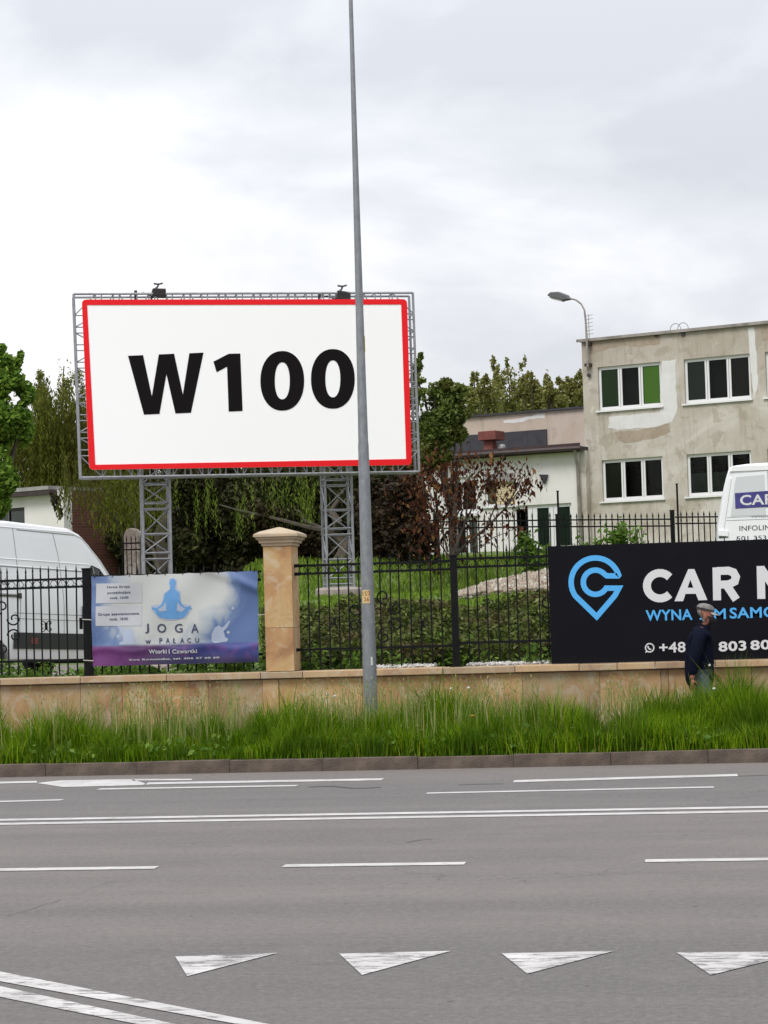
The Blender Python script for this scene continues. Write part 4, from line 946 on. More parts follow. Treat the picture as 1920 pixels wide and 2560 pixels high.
# hoops on the roof
for i, px in enumerate((1688.5, 1707.4)):
    s, z = BD.at(px, 822, .5); o = BD.empty('roof_hoop', 0); o.location = (BD.p+BD.u*s+BD.n*.5)+ZZ*(ztop-.02); tag(o, 'thin metal hoop on the office roof edge, '+('left' if i == 0 else 'right')+' of two overlapping', 'hoop', 'metal hoops on the roof')
    MB().tube([(a*.195, 0, .1+b*.195*1.1) for a, b in [(math.cos(R(t)), math.sin(R(t))) for t in range(-30, 211, 12)]], .013, 6).build('hoop', M['zinc'], o)
# wall lamp at the corner
o = BD.empty('wall_street_lamp', 0); tag(o, 'grey street lamp on a curved arm fixed to the office block corner', 'street lamp'); o.location.z = 0
pts = [BD.at(x, y, -.18) for x, y in ((1470, 918), (1467, 850), (1464, 800), (1461, 775), (1453, 760), (1440, 750), (1422, 745))]
MB().tube([(p[0], -.18, p[1]) for p in pts], [.045, .042, .036, .034, .032, .03, .03], 8).build('curved_arm', M['rustpipe'], o, smooth=True)
hd = [BD.at(x, y, -.18) for x, y in ((1371, 739), (1379, 731), (1400, 730), (1420, 738), (1425, 749), (1410, 752), (1382, 745))]
MB().prism(hd, -.32, -.04).build('lamp_head', flat('grey_lamp_cover', (.10, .10, .105), .5), o, bevel=.03)
MB().prism([BD.at(x, y, -.18) for x, y in ((1376, 744), (1384, 741), (1412, 749), (1406, 754), (1384, 749))], -.30, -.06).build('lamp_glass', M['zinc'], o)
for py in (860, 912): p = BD.at(1467, py, -.18); MB().box(p[0]-.09, p[0]+.12, -.2, -.002, p[1]-.05, p[1]+.05).build('bracket', M['gutter'], o)
o = BD.empty('roof_antenna', 0); tag(o, 'small ribbed aerial on the office roof corner beside the wall lamp', 'antenna'); s, z = BD.at(1473, 843); o.location = BD.p+BD.u*s+ZZ*(ztop-.1)
m = MB().tube([(0, 0, 0), (0, 0, .95)], .012, 5); 
m.build('mast', M['zinc'], o)
for k in range(6): MB().tube([(-.09, 0, .25+k*.13), (.16, 0, .27+k*.13)], .009, 4).build('rung', M['zinc'], o)
# ---------------- low annex
AX = Frame(BD.p - BD.n*.35, R(-23.5)); an = AX.empty('white_annex', 0); tag(an, 'low white rendered annex with brown gutter beside the office block', 'building')
sR = AX.at(1447, 1200)[0]; sL = AX.at(1030, 1200)[0]; zE = AX.at(1440, 1127)[1]
wb = rect((1211, 1188), (1287, 1186), 0, (1235, 1266), AX); db = rect((1281, 1265), (1428, 1256), 0, (1281, 1380), AX); lw = rect((1111, 1196), (1194, 1190), 0, (1111, 1290), AX); dd = rect((1136, 1296), (1194, 1294), 0, (1136, 1390), AX)
dbz = db[2]
wh = [(wb[0], wb[1], wb[2], wb[3]), (db[0], db[1], dbz, db[3]), (lw[0], lw[1], lw[2], lw[3]), (dd[0], dd[1], dd[2], dd[3])]
wall_openings(sL, sR, 1.5, zE, wh, 0, .3).box(sL, sL+.3, .301, 9, 1.5, zE).build('wall', M['plaster_white'], an)
MB().box(sR+.002, AX.at(1464, 1200)[0], .06, .34, 1.5, zE).build('corner_pier', M['plaster_old'], an)
window(an, *wh[0], n=1, blinds=[(M['cream'], 0, .99)], fw=.06)
MB().box(wb[0]-.02, wb[1]+.02, -.06, .08, wb[3]-.28, wb[3]+.02).build('shutter_box', M['zinc'], an)
for k in range(9): z = wb[2]+.06+k*(wb[3]-.34-wb[2])/9; MB().box(wb[0]+.42, wb[1]-.03, .06, .075, z, z+.12).build('shutter_slat', M['cream'], an)
dw = window(an, *wh[1], n=3, blinds=[None, (flat('green_curtain', (.07, .115, .09), .8), 0, 1), (bpy.data.materials['green_curtain'], 0, 1)], fw=.10, mull=.36, sill=False)
window(an, *wh[2], n=2, blinds=[(flat('brown_curtain', (.035, .018, .014), .8), 0, 1), (bpy.data.materials['brown_curtain'], 0, 1)], fw=.14, mull=.07)
window(an, *wh[3], n=2, blinds=[(M['greysheet'], 0, 1), (flat('white_door_panel', (.45, .47, .45), .7), 0, 1)], fw=.07, sill=False)
MB().box(sL-.3, AX.at(1460, 1127)[0], -.35, 9.2, zE, zE+.13).build('roof', M['tarred'], an)
MB().box(sL-.3, AX.at(1462, 1127)[0], -.37, -.351, zE-.06, zE+.24).build('fascia', M['gutter'], an)
MB().tube([(sL-.3, -.46, zE+.09), (AX.at(1466, 1124)[0]-.0, -.46, zE+.05)], .075, 8).build('gutter', M['gutter'], an)
MB().box(sL-.3, sR, -.34, -.002, zE-.035, zE-.003).build('soffit', M['plaster_pink'], an)
sd_ = AX.at(1449, 1250)[0]; MB().tube([(sd_+.10, -.46, zE+.02), (sd_+.02, -.2, zE-.30), (sd_, -.08, zE-.5), (sd_+.03, -.08, 2.0)], .055, 8).build('downpipe', M['rustpipe'], an, smooth=True)
s, z = AX.at(1361, 1196); MB().prism([(s-.16, z+.14), (s+.16, z+.12), (s+.1, z-.08), (s, z-.2), (s-.06, z-.02)], -.12, -.002).build('wall_fitting', M['dark'], an)
# roof vent on the annex
VX = Frame(BD.p + BD.n*2.2, R(-23.5))
o = VX.empty('roof_vent', 0); tag(o, 'square rust red ventilation cowl standing on the annex roof', 'vent'); a = VX.at(1207, 1103); b = VX.at(1250, 1077); zr = zE+.14
o.location = VX.p+VX.u*((a[0]+b[0])/2)+ZZ*zr; w2 = (b[0]-a[0])/2
MB().box(-w2, w2, -w2, w2, a[1]-zr, b[1]-zr).build('cowl', M['rustred'], o, bevel=.02); MB().lathe([(w2*.85, 0), (w2*.75, .3), (w2*.62, a[1]-zr-.005)], (-.06, 0, 0), 4, math.pi/4).build('duct', M['rustred'], o)
MB().lathe([(.16, 0), (.16, .42), (.12, .5)], (w2*.95, .1, 0), 10).build('side_pipe', M['zinc'], o)
# pink upper block set back
PX = Frame(BD.p + BD.n*5.5, R(-23.5)); pk = PX.empty('pink_block', 0); tag(pk, 'pinkish plastered upper block with black felt band behind the annex roof', 'building')
zp = PX.at(1455, 1021)[1]; s0 = PX.at(1128, 1060)[0]; s1 = PX.at(1462, 1060)[0]+.8
MB().box(s0, s1, 0, 5, 2.0, zp).build('wall', M['plaster_pink'], pk)
s_a, s_b = PX.at(1105, 1100)[0], PX.at(1368, 1080)[0]; zb1 = PX.at(1367, 1073)[1]
MB().box(s0-.4, s_b, -.06, -.002, zE+.1, zb1).build('felt_band', M['tarred'], pk)
for k in range(1, 5): x = s0+(s_b-s0)*k/5; MB().box(x-.012, x+.012, -.068, -.0605, zE+.14, zb1).build('felt_seam', M['dark'], pk)
MB().box(s0-.15, s1, -.12, 5.1, zp, zp+.07).build('roof', M['tarred'], pk)
patch([(1258, 1052), (1290, 1048), (1330, 1040), (1345, 1034), (1362, 1034), (1362, 1046), (1330, 1048), (1295, 1056), (1260, 1058)], M['patch'], fr=PX, par=pk)
o = PX.empty('flue_pipe', 0); a = PX.at(1153, 1042, .4); b = PX.at(1169, 1011, .4); o.location = PX.p+PX.u*((a[0]+b[0])/2)+PX.n*.4+ZZ*(zp+.07); tag(o, 'grey metal flue pipe on the left end of the pink block roof', 'flue')
MB().lathe([(.12, 0), (.12, b[1]-zp-.10), (.08, b[1]-zp-.05)], (0, 0, 0), 10).build('pipe', M['zinc'], o); MB().box(.02, .10, -.13, -.11, .08, .35).build('slot', M['dark'], o)
# ---------------- white house far left
g = NT('red_brick'); bk = g.n('ShaderNodeTexBrick'); bk.inputs['Scale'].default_value = 1; bk.inputs['Brick Width'].default_value = .25; bk.inputs['Row Height'].default_value = .075; bk.inputs['Mortar Size'].default_value = .008
bk.inputs['Color1'].default_value = (.10, .026, .016, 1); bk.inputs['Color2'].default_value = (.14, .042, .025, 1); bk.inputs['Mortar'].default_value = (.11, .08, .065, 1)
sb_ = g.n('ShaderNodeSeparateXYZ'); g.l(g.co.outputs['Object'], sb_.inputs[0]); cb_ = g.n('ShaderNodeCombineXYZ'); g.l(sb_.outputs['Y'], cb_.inputs['X']); g.l(sb_.outputs['Z'], cb_.inputs['Y']); g.l(cb_.outputs[0], bk.inputs[0]); g.col(bk.outputs['Color']); g.rough(.9); BRICK = g.m
LX = Frame(atd(159, 1250, 58), R(-30)); lh = LX.empty('white_house', 0); tag(lh, 'small white rendered house with grey roof edge behind the white van', 'house')
zt3 = LX.at(140, 1226)[1]; wl = rect((6, 1272), (61, 1268), 0, (6, 1307), LX); wl = (LX.at(-30, 1290)[0], wl[1], wl[2]-.1, wl[3])
wall_openings(-9, 0, .8, zt3, [wl], 0, .3).build('wall', M['plaster_white'], lh)
MB().box(-.3, -.002, .301, 9, .8, zt3).build('brick_side_wall', BRICK, lh)
MB().box(-.001, .03, 4.6, 5.9, .8, 3.1).build('dark_door', M['room'], lh)
window(lh, *wl, n=2, frame=M['dark'], fw=.05, mull=.05, blinds=[(M['greysheet'], 0, 1), (M['greysheet'], 0, 1)])
MB().box(-9.2, LX.at(140, 1215)[0], -.30, 9.3, zt3+.02, zt3+.12).build('roof', M['zinc'], lh); MB().box(-9.2, LX.at(143, 1225)[0], -.28, -.02, zt3-.10, zt3+.018).build('soffit', M['gutter'], lh)

# pale rendered shape with rounded top behind the left tower
q = atd(333, 1430, 47); o = empty('pale_gatepost', (q.x, q.y, 0)); tag(o, 'pale round-topped gatepost behind the left billboard tower', 'gatepost')
zt4 = atd(333, 1320, 47).z; MB().prism([(-.17, .5), (.17, .5), (.17, zt4-.2)]+[(p[0], p[1]) for p in arc(0, zt4-.2, .17, .2, 10, 170, 8)]+[(-.17, zt4-.2)], -.1, .25).build('post_body', plaster('mottled_render', (.22, .18, .15), (.34, .30, .27), (.11, .07, .055), 1, 5), o, bevel=.02)
# ================================================================ far fence
FF = Frame(atd(1088, 1350, 48), R(14)); ff = FF.empty('far_iron_fence', 0); tag(ff, 'distant black iron fence with spear tips in front of the annex and office', 'fence')
def fpt(px, py): return FF.at(px, py)
sp1 = [(1088, 1306, 1323, 1283), (1394, 1303, 1321, 1283), (1680, 1298, 1316, 1281)]
for i, (a, b, (r1, r2, tp), (q1, q2)) in enumerate((( 1040, 1088, (1308, 1325, 1285), (1300, 1316)), (1092, 1390, (1305, 1321, 1284), (1300, 1316.5)), (1398, 1676, (1300, 1317, 1282), (1298, 1315.5)), (1688, 1960, (1293, 1309, 1277), (1290, 1306)))):
    xa, xb = fpt(a, r1)[0], fpt(b, q1)[0]; za, zb2 = fpt(a, r1)[1], fpt(a, r2)[1]; tip = fpt(a, tp)[1]; dz = fpt(b, q1)[1]-za
    n = int(round((xb-xa)/.135)); t = .016
    for z in (za, zb2, za-.95):
        MB().add([(xa, -t, z-t), (xb, -t, z+dz-t), (xb, t, z+dz-t), (xa, t, z-t), (xa, -t, z+t), (xb, -t, z+dz+t), (xb, t, z+dz+t), (xa, t, z+t)], [(0,3,2,1),(4,5,6,7),(0,1,5,4),(1,2,6,5),(2,3,7,6),(3,0,4,7)]).build('rail', M['iron'], ff)
    kf = ('f', i)
    m = MB(); spear(m, 0, -1.1, tip-za, .011, .13, .038); m.lathe([(.004, 0), (.02, .05), (.01, .10), (.004, .11)], (0, 0, zb2-za+.02), 5); _pk[kf] = m.mesh('picket', M['iron'])
    for k in range(1, n): link('picket', _pk[kf], ff, (xa+(xb-xa)*k/n, 0, za+dz*k/n))
post(ff, fpt(1090, 1283)[0], 2.3, fpt(1090, 1283)[1], .12); post(ff, fpt(1680, 1275)[0], 2.0, fpt(1680, 1275)[1], .085); post(ff, fpt(1394, 1300)[0], 2.0, fpt(1394, 1285)[1], .085)
for px, py, lab in ((1090, 1232, 'thin dark pole behind the copper shrub, leftmost of three'), (1394, 1229, 'thin dark pole in front of the annex doors'), (1692, 1211, 'thin dark pole below the office windows near the parked van')):
    s, z = FF.at(px, py, -.3); q = FF.p+FF.u*s-FF.n*.3; o = empty('thin_pole', (q.x, q.y, 1.9)); tag(o, lab, 'pole', 'thin poles along the far fence')
    MB().box(-.022, .022, -.022, .022, 0, z-1.9).build('shaft', M['iron'], o); MB().box(-.03, .03, -.03, .03, z-1.902, z-1.88).build('pole_cap', M['iron'], o)
# ================================================================ vans
def van_fns(tab, prof, L, nose0):
    tz, tw_ = zip(*tab); px_, pz_ = zip(*prof)
    top = lambda x: float(np.interp(x, px_, pz_))
    def wid(x, z):
        w = float(np.interp(z, tz, tw_)); t = max(0, (x-nose0)/(L-nose0)); w *= 1-.20*t**2
        if x < .12: w *= 1-.035*(1-x/.12)
        return w
    return top, wid
def van_body(name, tab, prof, L, nose0, zb, arches, mat, par):
    top, wid = van_fns(tab, prof, L, nose0); m = MB()
    xs = sorted(set([0, .04, .12]+[p[0] for p in prof]+list(np.linspace(.2, L, 34))+[a+d for a, r in arches for d in (-r, -r*.92, -r*.7, -r*.4, 0, r*.4, r*.7, r*.92, r)])); K = 15; rings = []
    for x in xs:
        zt = top(x); lo = zb
        for a, r in arches:
            if abs(x-a) < r: lo = max(lo, zb-.12+math.sqrt(r*r-(x-a)**2)*1.0)
        zr = max(lo+.05, zt-.10); pts = []
        for k in range(K): z = lo+(zr-lo)*k/(K-1); pts.append((wid(x, z), z))
        w = wid(x, zr); pts += [(w-.025, zr+.05), (w-.10, zr+.085), (w*.5, zt+.012), (0, zt+.02)]
        rings.append([(x, -w_, z) for w_, z in pts]+[(x, w_, z) for w_, z in reversed(pts[:-1])])
    n = len(rings[0]); vs = [p for r_ in rings for p in r_]
    fs = [(i*n+k, (i+1)*n+k, (i+1)*n+k+1, i*n+k+1) for i in range(len(rings)-1) for k in range(n-1)]
    fs += [tuple(range(n)), tuple((len(rings)-1)*n+k for k in range(n-1, -1, -1))]
    fs += [(i*n, i*n+n-1, (i+1)*n+n-1, (i+1)*n) for i in range(len(rings)-1)]
    m.add(vs, fs); return m.build(name, mat, par, smooth=True), top, wid
def on_side(wid, poly, off, s=-1):
    return [(x, s*(wid(x, z)+off), z) for x, z in poly]
def side_sheet(wid, name, poly, mat, par, off=.006, s=-1, th=.01):
    "thin panel that follows the flank"
    m = MB(); n = len(poly); a = on_side(wid, poly, off, s); b = on_side(wid, poly, off-th, s)
    m.add(a+b, [tuple(range(n)), tuple(range(2*n-1, n-1, -1))]+[(i, (i+1) % n, n+(i+1) % n, n+i) for i in range(n)]); return m.build(name, mat, par)
def side_line(wid, name, pts, r, mat, par, off=0.0, s=-1):
    q = []
    for i in range(len(pts)-1):
        a, b = pts[i], pts[i+1]
        for k in range(6): q.append((a[0]+(b[0]-a[0])*k/6, a[1]+(b[1]-a[1])*k/6))
    q.append(pts[-1]); return MB().tube(on_side(wid, q, off, s), r, 5).build(name, mat, par)
def wheel(par, x, y, r=.34, s=-1):
    w = MB(); w.lathe([(r*.66, -.11), (r*.93, -.11), (r, -.07), (r, .07), (r*.93, .11), (r*.66, .11)], (0, 0, 0), 28); w = w.build('wheel', M['tyre'], par, (x, y, r), smooth=True); w.rotation_euler = (R(90), 0, 0)
    h = MB(); h.lathe([(.02, -.06), (r*.5, -.03), (r*.66, -.09), (r*.67, .08), (r*.3, .10), (.05, .11)], (0, 0, 0), 24); h.build('wheel_cover', M['zinc'], w)
M['seam'] = flat('panel_gap', (.20, .20, .21), .6)
ltab = [(.3, .93), (.45, .99), (.6, 1.0), (1.2, 1.0), (1.45, .985), (1.8, .95), (2.2, .905), (2.5, .865), (2.7, .83)]
lprof = [(0, 2.42), (.12, 2.52), (1.5, 2.56), (3.15, 2.53), (3.35, 2.47), (3.6, 2.30), (3.9, 2.02), (4.2, 1.70), (4.5, 1.36), (4.62, 1.24), (5.0, 1.10), (5.3, .92), (5.4, .70), (5.44, .42)]
HD = R(68.5); P1 = atd(26, 1600, 34.4)
gz = 0
loc = Vector((1.42, -1.0, 0)); c_, s_ = math.cos(HD), math.sin(HD)
ox = P1.x-(loc.x*c_-loc.y*s_); oy = P1.y-(loc.x*s_+loc.y*c_)
VZ = .81
van = empty('white_van', (ox, oy, VZ)); van.rotation_euler = (0, R(2.0), HD); tag(van, 'white high-roof panel van parked behind the left fence', 'van')
body, top, wid = van_body('body', ltab, lprof, 5.44, 4.3, .34, [(1.0, .44), (4.45, .42)], M['carwhite'], van)
for x in (1.0, 4.45):
    for s in (-1, 1): wheel(van, x, s*.84)
    MB().box(x-.43, x+.43, -.78, .78, .3, .85).build('wheel_well', M['tyre'], van)
sm = M['seam']
side_line(wid, 'panel_gap', [(1.60, 2.44), (1.62, 2.0), (1.66, 1.3), (1.62, .62)], .006, sm, van, .0)
side_line(wid, 'panel_gap', [(2.62, 2.45), (2.72, 2.0), (2.78, 1.3), (2.78, .62)], .006, sm, van, .0)
M['crease'] = M['carwhite']
for z, a, b in ((2.42, 1.7, 3.2), (1.93, .1, 3.55), (1.82, .1, 3.5)): side_line(wid, 'body_crease', [(a, z), (b, z-.01)], .014, M['carwhite'], van, -.004)
for z, a, b in ((2.405, 1.7, 3.2), (1.80, .1, 3.55), (1.07, 1.5, 4.0), (.98, 1.5, 4.0)): side_line(wid, 'crease_shade_line', [(a, z), (b, z-.008)], .0055, sm, van, .0)  # thin grey lines stand in for the shade along body creases
side_line(wid, 'roof_gutter', [(.1, 2.43), (3.1, 2.44), (3.4, 2.36), (3.85, 2.0), (4.3, 1.52)], .012, M['carwhite'], van, .0)
side_sheet(wid, 'sliding_rail', [(.1, 1.315), (1.58, 1.315), (1.58, 1.37), (.1, 1.37)], M['zinc'], van, .012); side_sheet(wid, 'rail_slot', [(.1, 1.33), (1.60, 1.33), (1.60, 1.348), (.1, 1.348)], M['blackplastic'], van, .02); side_sheet(wid, 'rail_end', [(1.58, 1.30), (1.66, 1.30), (1.66, 1.385), (1.58, 1.385)], M['blackplastic'], van, .03)
side_sheet(wid, 'side_moulding', [(1.47, .50), (4.0, .50), (4.0, .76), (1.47, .76)], M['blackplastic'], van, .022)
side_sheet(wid, 'marker_lamp', [(1.90, .58), (2.06, .58), (2.06, .68), (1.90, .68)], M['rustred'], van, .030)
side_sheet(wid, 'side_window', [(3.50, 1.42), (3.46, 1.60), (3.50, 1.80), (3.60, 1.90), (3.80, 1.85), (4.0, 1.68), (4.2, 1.5), (4.25, 1.42)], flat('dark_tinted_glass', (.012, .014, .016), .08), van, .006)
side_line(wid, 'window_surround', [(3.50, 1.42), (3.46, 1.60), (3.50, 1.80), (3.60, 1.905), (3.80, 1.855), (4.0, 1.685), (4.2, 1.505)], .010, M['blackplastic'], van, .004)
side_line(wid, 'quarter_bar', [(3.62, 1.88), (3.68, 1.6), (3.72, 1.42)], .010, M['zinc'], van, .012)
side_sheet(wid, 'door_handle', [(3.26, .98), (3.36, .98), (3.36, 1.22), (3.26, 1.22)], M['blackplastic'], van, .05, th=.04)
m = MB(); tp = []
for x in (3.50, 3.75, 4.0, 4.25, 4.5):
    z = top(x)-.03; w = wid(x, z)-.10; tp.append(((x, -w, z+.065), (x, w, z+.065)))
for (a, b), (c, d) in zip(tp, tp[1:]): m.add([a, b, d, c], [(0, 1, 2, 3)])
m.build('windscreen', bpy.data.materials['dark_tinted_glass'], van)
for s in (-1, 1):
    MB().box(-.10, .10, -.09, .09, -.17, .17).build('wing_mirror', M['blackplastic'], van, (4.18, s*1.16, 1.5), bevel=.03); MB().tube([(4.2, s*.95, 1.42), (4.18, s*1.1, 1.42)], .02, 6).build('mirror_arm', M['blackplastic'], van)
    MB().prism([(5.02, .8), (5.34, .74), (5.28, .93), (5.0, 1.02)], s*.70, s*.80).build('headlight', M['zinc'], van, bevel=.02)
    MB().box(-.03, .0, s*.78, s*.9, .95, 1.35).build('tail_light', M['rustred'], van)
me = textmesh('cia', .02)
for v_ in me.vertices: x, z = 1.21+v_.co.x*.16, 1.51+v_.co.y*.16; v_.co = (x, -(wid(x, z)+.004), z)
me.materials.clear(); me.materials.append(M['seam']); link('side_lettering', me, van)
# ---- van at the right edge, seen from behind
rtab = [(.3, .98), (.5, 1.02), (1.1, 1.03), (1.35, 1.02), (1.45, 1.0), (1.8, .93), (2.1, .86), (2.35, .79), (2.55, .72), (2.7, .6)]
rprof = [(0, 2.47), (.1, 2.56), (2, 2.60), (3.6, 2.55), (4.0, 2.3), (4.5, 1.75), (4.9, 1.35), (5.4, 1.1), (5.7, .85), (5.75, .45)]
RD = 42.3; q = atd(1790, 1340, RD); ang = R(-2.5); HR = ang+R(90)
rz = atd(1880, 1162, RD).z-2.55
rc = q + Vector((math.cos(ang), math.sin(ang), 0))*1.03; rv = empty('white_van', (rc.x, rc.y, rz)); rv.rotation_euler = (0, 0, HR); tag(rv, 'white van seen from behind with blue sign, parked beside the office block', 'van')
body2, top2, wid2 = van_body('body', rtab, rprof, 5.75, 4.6, .36, [(1.1, .44), (4.75, .44)], M['carwhite'], rv)
for x in (1.1, 4.75):
    for s in (-1, 1): wheel(rv, x, s*.84)
# rear face frame: u to the right in the photo = local -y
def rr(u, z, x=-.0): return (x, -u, z)
RF = Frame((rc.x, rc.y), ang)
def rp(px, py): s, z = RF.at(px, py); return s, z-rz
def rear_poly(name, pts, mat, x0=-.012, x1=-.001, th=None):
    n = len(pts); m = MB(); m.add([(x0, -u, z) for u, z in pts]+[(x1, -u, z) for u, z in pts], [tuple(range(n)), tuple(range(2*n-1, n-1, -1))]+[(i, (i+1) % n, n+(i+1) % n, n+i) for i in range(n)]); return m.build(name, mat, rv, bevel=.003)
wz = lambda z: float(np.interp(z, [p[0] for p in rtab], [p[1] for p in rtab]))*.965
for s in (-1, 1):
    d = lambda u: s*u
    rear_poly('rear_door', [(d(.006), .45), (d(wz(.6)-.13), .45), (d(wz(1.2)-.13), 1.2), (d(wz(1.55)-.13), 1.55), (d(wz(2.2)-.10), 2.2), (d(wz(2.36)-.09), 2.38), (d(.006), 2.41)], M['carwhite'], -.028)
    rear_poly('window_panel', [(d(.06), 1.56), (d(wz(1.6)-.20), 1.56), (d(wz(2.2)-.17), 2.2), (d(wz(2.32)-.17), 2.32), (d(.06), 2.35)], flat('matte_white_panel', (.60, .61, .63), .4) if 'matte_white_panel' not in bpy.data.materials else bpy.data.materials['matte_white_panel'], -.033, -.0285)
    for z in (1.475, 1.535): rear_poly('belt_line', [(d(.02), z), (d(wz(z)-.14), z), (d(wz(z)-.14), z+.009), (d(.02), z+.009)], sm, -.031, -.0285)
    rear_poly('corner_pillar', [(d(wz(.6)-.115), .45), (d(wz(.6)-.02), .45), (d(wz(1.35)-.02), 1.35), (d(wz(2.3)-.03), 2.3), (d(wz(2.3)-.085), 2.3), (d(wz(1.35)-.115), 1.35)], M['carwhite'], -.02)
    rear_poly('hinge', [(d(wz(1.3)-.19), 1.17), (d(wz(1.3)+.0), 1.19), (d(wz(1.3)+.0), 1.30), (d(wz(1.3)-.19), 1.28)], M['carwhite'], -.06)
    rear_poly('hinge_shadow_strip', [(d(wz(1.3)-.18), 1.15), (d(wz(1.3)-.01), 1.15), (d(wz(1.3)-.01), 1.172), (d(wz(1.3)-.18), 1.17)], M['blackplastic'], -.04)  # raised black strip standing in for the shadow under the hinge
    rear_poly('tail_light', [(d(wz(.7)-.11), .6), (d(wz(.7)-.01), .6), (d(wz(1)-.01), 1.05), (d(wz(1)-.11), 1.05)], M['rustred'], -.035, -.0205)
rear_poly('roof_spoiler', [(-.72, 2.43), (.72, 2.43), (.66, 2.53), (-.66, 2.53)], M['carwhite'], -.04)
rear_poly('bumper', [(-.98, .34), (.98, .34), (.98, .52), (-.98, .52)], M['blackplastic'], -.12, -.0)
a, b = rp(1838.5, 1272), rp(1990, 1226); M['signblue'] = flat('indigo_sign', (.045, .04, .20), .5, var=.2, vscale=6)
rear_poly('blue_sign', [(a[0], a[1]), (b[0], rp(1918, 1269)[1]+.02), (b[0], b[1]+.03), (a[0], rp(1838, 1233)[1])], M['signblue'], -.038, -.0335)
def rtext(body, l, r, b, t, mat, bold=.0, x=-.0395):
    me = textmesh(body, bold); vs = me.vertices; X = [v.co.x for v in vs]; Y = [v.co.y for v in vs]; (u0, _), (u1, _), z0, z1 = rp(l, 1250), rp(r, 1250), rp(l, b)[1], rp(l, t)[1]
    for v in vs: v.co = (x, -(u0+(u1-u0)*(v.co.x-min(X))/(max(X)-min(X))), z0+(z1-z0)*(v.co.y-min(Y))/(max(Y)-min(Y)))
    me.materials.clear(); me.materials.append(mat); link('rear_lettering', me, rv)
rtext('CAR', 1850, 1938, 1264, 1238, M['print_white'], .02); rtext('wynajem', 1876, 1925, 1297, 1288, M['seam'], .01, -.0295); rtext('INFOLINIA', 1846, 1944, 1328, 1315, M['dark'], .01, -.0295); rtext('501 353 6', 1838, 1932, 1352, 1341, M['dark'], .01, -.0295)
# ================================================================ trees and shrubs
def blob_points(cl, n, shell=.55, gap=.0, gs=1.0):
    "points in the outer part of ellipsoid clumps; cl = list of (centre, (rx, ry, rz))"
    vol = np.array([c[1][0]*c[1][2]+.3*c[1][1]*c[1][2] for c in cl]); k = rng.choice(len(cl), n, p=vol/vol.sum())
    C = np.array([tuple(c[0]) for c in cl])[k]; Rr = np.array([c[1] for c in cl])[k]
    d = rng.normal(size=(n, 3)); d /= np.linalg.norm(d, axis=1)[:, None]; r = rng.random(n)**shell
    P = C+d*r[:, None]*Rr
    if gap:
        keep = (vnoise(P[:, 0]*gs+P[:, 1]*.7*gs+31, P[:, 2]*gs+P[:, 1]*.4*gs+7) > gap*rng.uniform(.7, 1.3, n)); P = P[keep]
    return P
def pclump(px, py, rpx, depth, rz=None, ry=None, dj=0.0):
    s = depth/F; return (atd(px, py, depth+dj), (rpx*s, (ry or rpx)*s*.9, (rz or rpx)*s))
def limbs(m, base, top, r0, r1, wob=.15, n=6, sides=7):
    pts = [Vector(base).lerp(Vector(top), i/n)+Vector((random.uniform(-wob, wob), random.uniform(-wob, wob), 0))*(1 if 0 < i < n else 0) for i in range(n+1)]
    m.tube(pts, [r0+(r1-r0)*i/n for i in range(n+1)], sides); return pts
M['bark'] = flat('grey_brown_bark', (.075, .06, .045), .9, var=.35, vscale=6, bump=.6)
def tree(name, lab, cat, clumps, n, size, mat, trunk_r=.18, base=None, shell=.5, gap=.0, gs=1.0, long=1.6, droop=0, group=None, nlimb=7, extra=None):
    c0 = sum((Vector(c[0]) for c in clumps), Vector())/len(clumps)
    bx, by = (base if base else (c0.x, c0.y)); bz = float(hgt(bx, by))-.1
    o = empty(name, (bx, by, bz)); tag(o, lab, cat, group); off = Vector((bx, by, bz))
    m = MB(); topz = max(Vector(c[0]).z for c in clumps)
    main = limbs(m, (0, 0, 0), (c0.x-bx, c0.y-by, max(.8, topz-bz-.5)), trunk_r, trunk_r*.3, .12)
    m.build('trunk', M['bark'], o, smooth=True)
    for c in random.sample(clumps, min(nlimb, len(clumps))):
        t = Vector(c[0])-off; s = main[random.randint(1, 4)]; lm = MB(); limbs(lm, s, t, trunk_r*.38, .02, .12, 5, 5); lm.build('limb', M['bark'], o, smooth=True)
    P = blob_points(clumps, n, shell, gap, gs)
    if extra is not None: P = np.concatenate([P, extra])
    P = P-np.array(tuple(off))
    o2 = link('crown', leafmesh('crown', P, size, mat, long=long, droop=droop), o); return o
G1 = leafmat('maple_leaves', [(0, (.05, .11, .012)), (1, (.32, .45, .10)), (.5, (.14, .25, .03)), (.85, (.22, .34, .05))], .45)
G2 = leafmat('willow_leaves', [(0, (.040, .052, .006)), (1, (.17, .185, .03)), (.5, (.082, .094, .010)), (.85, (.125, .14, .015))], .35, patch=.65, pscale=.45, patchcol=(.050, .042, .012))
G2b = leafmat('bright_willow_leaves', [(0, (.05, .08, .008)), (1, (.19, .25, .045)), (.5, (.095, .135, .015))], .4)
G3 = leafmat('dark_yew_needles', [(0, (.018, .024, .007)), (1, (.085, .085, .03)), (.5, (.038, .044, .013)), (.8, (.06, .05, .024))], .18, patch=.6, pscale=.6, patchcol=(.045, .024, .016))
G4 = leafmat('broad_tree_leaves', [(0, (.04, .07, .012)), (1, (.34, .38, .15)), (.5, (.10, .145, .025)), (.85, (.19, .24, .06))], .4, patch=.4, pscale=.8, patchcol=(.15, .12, .03))
G5 = leafmat('distant_spring_leaves', [(0, (.13, .14, .035)), (1, (.36, .36, .15)), (.5, (.20, .22, .05))], .4, patch=.6, pscale=.25, patchcol=(.20, .16, .05))
G6 = leafmat('copper_leaves', [(0, (.022, .008, .006)), (1, (.22, .12, .04)), (.5, (.070, .024, .014)), (.85, (.14, .05, .022))], .3)
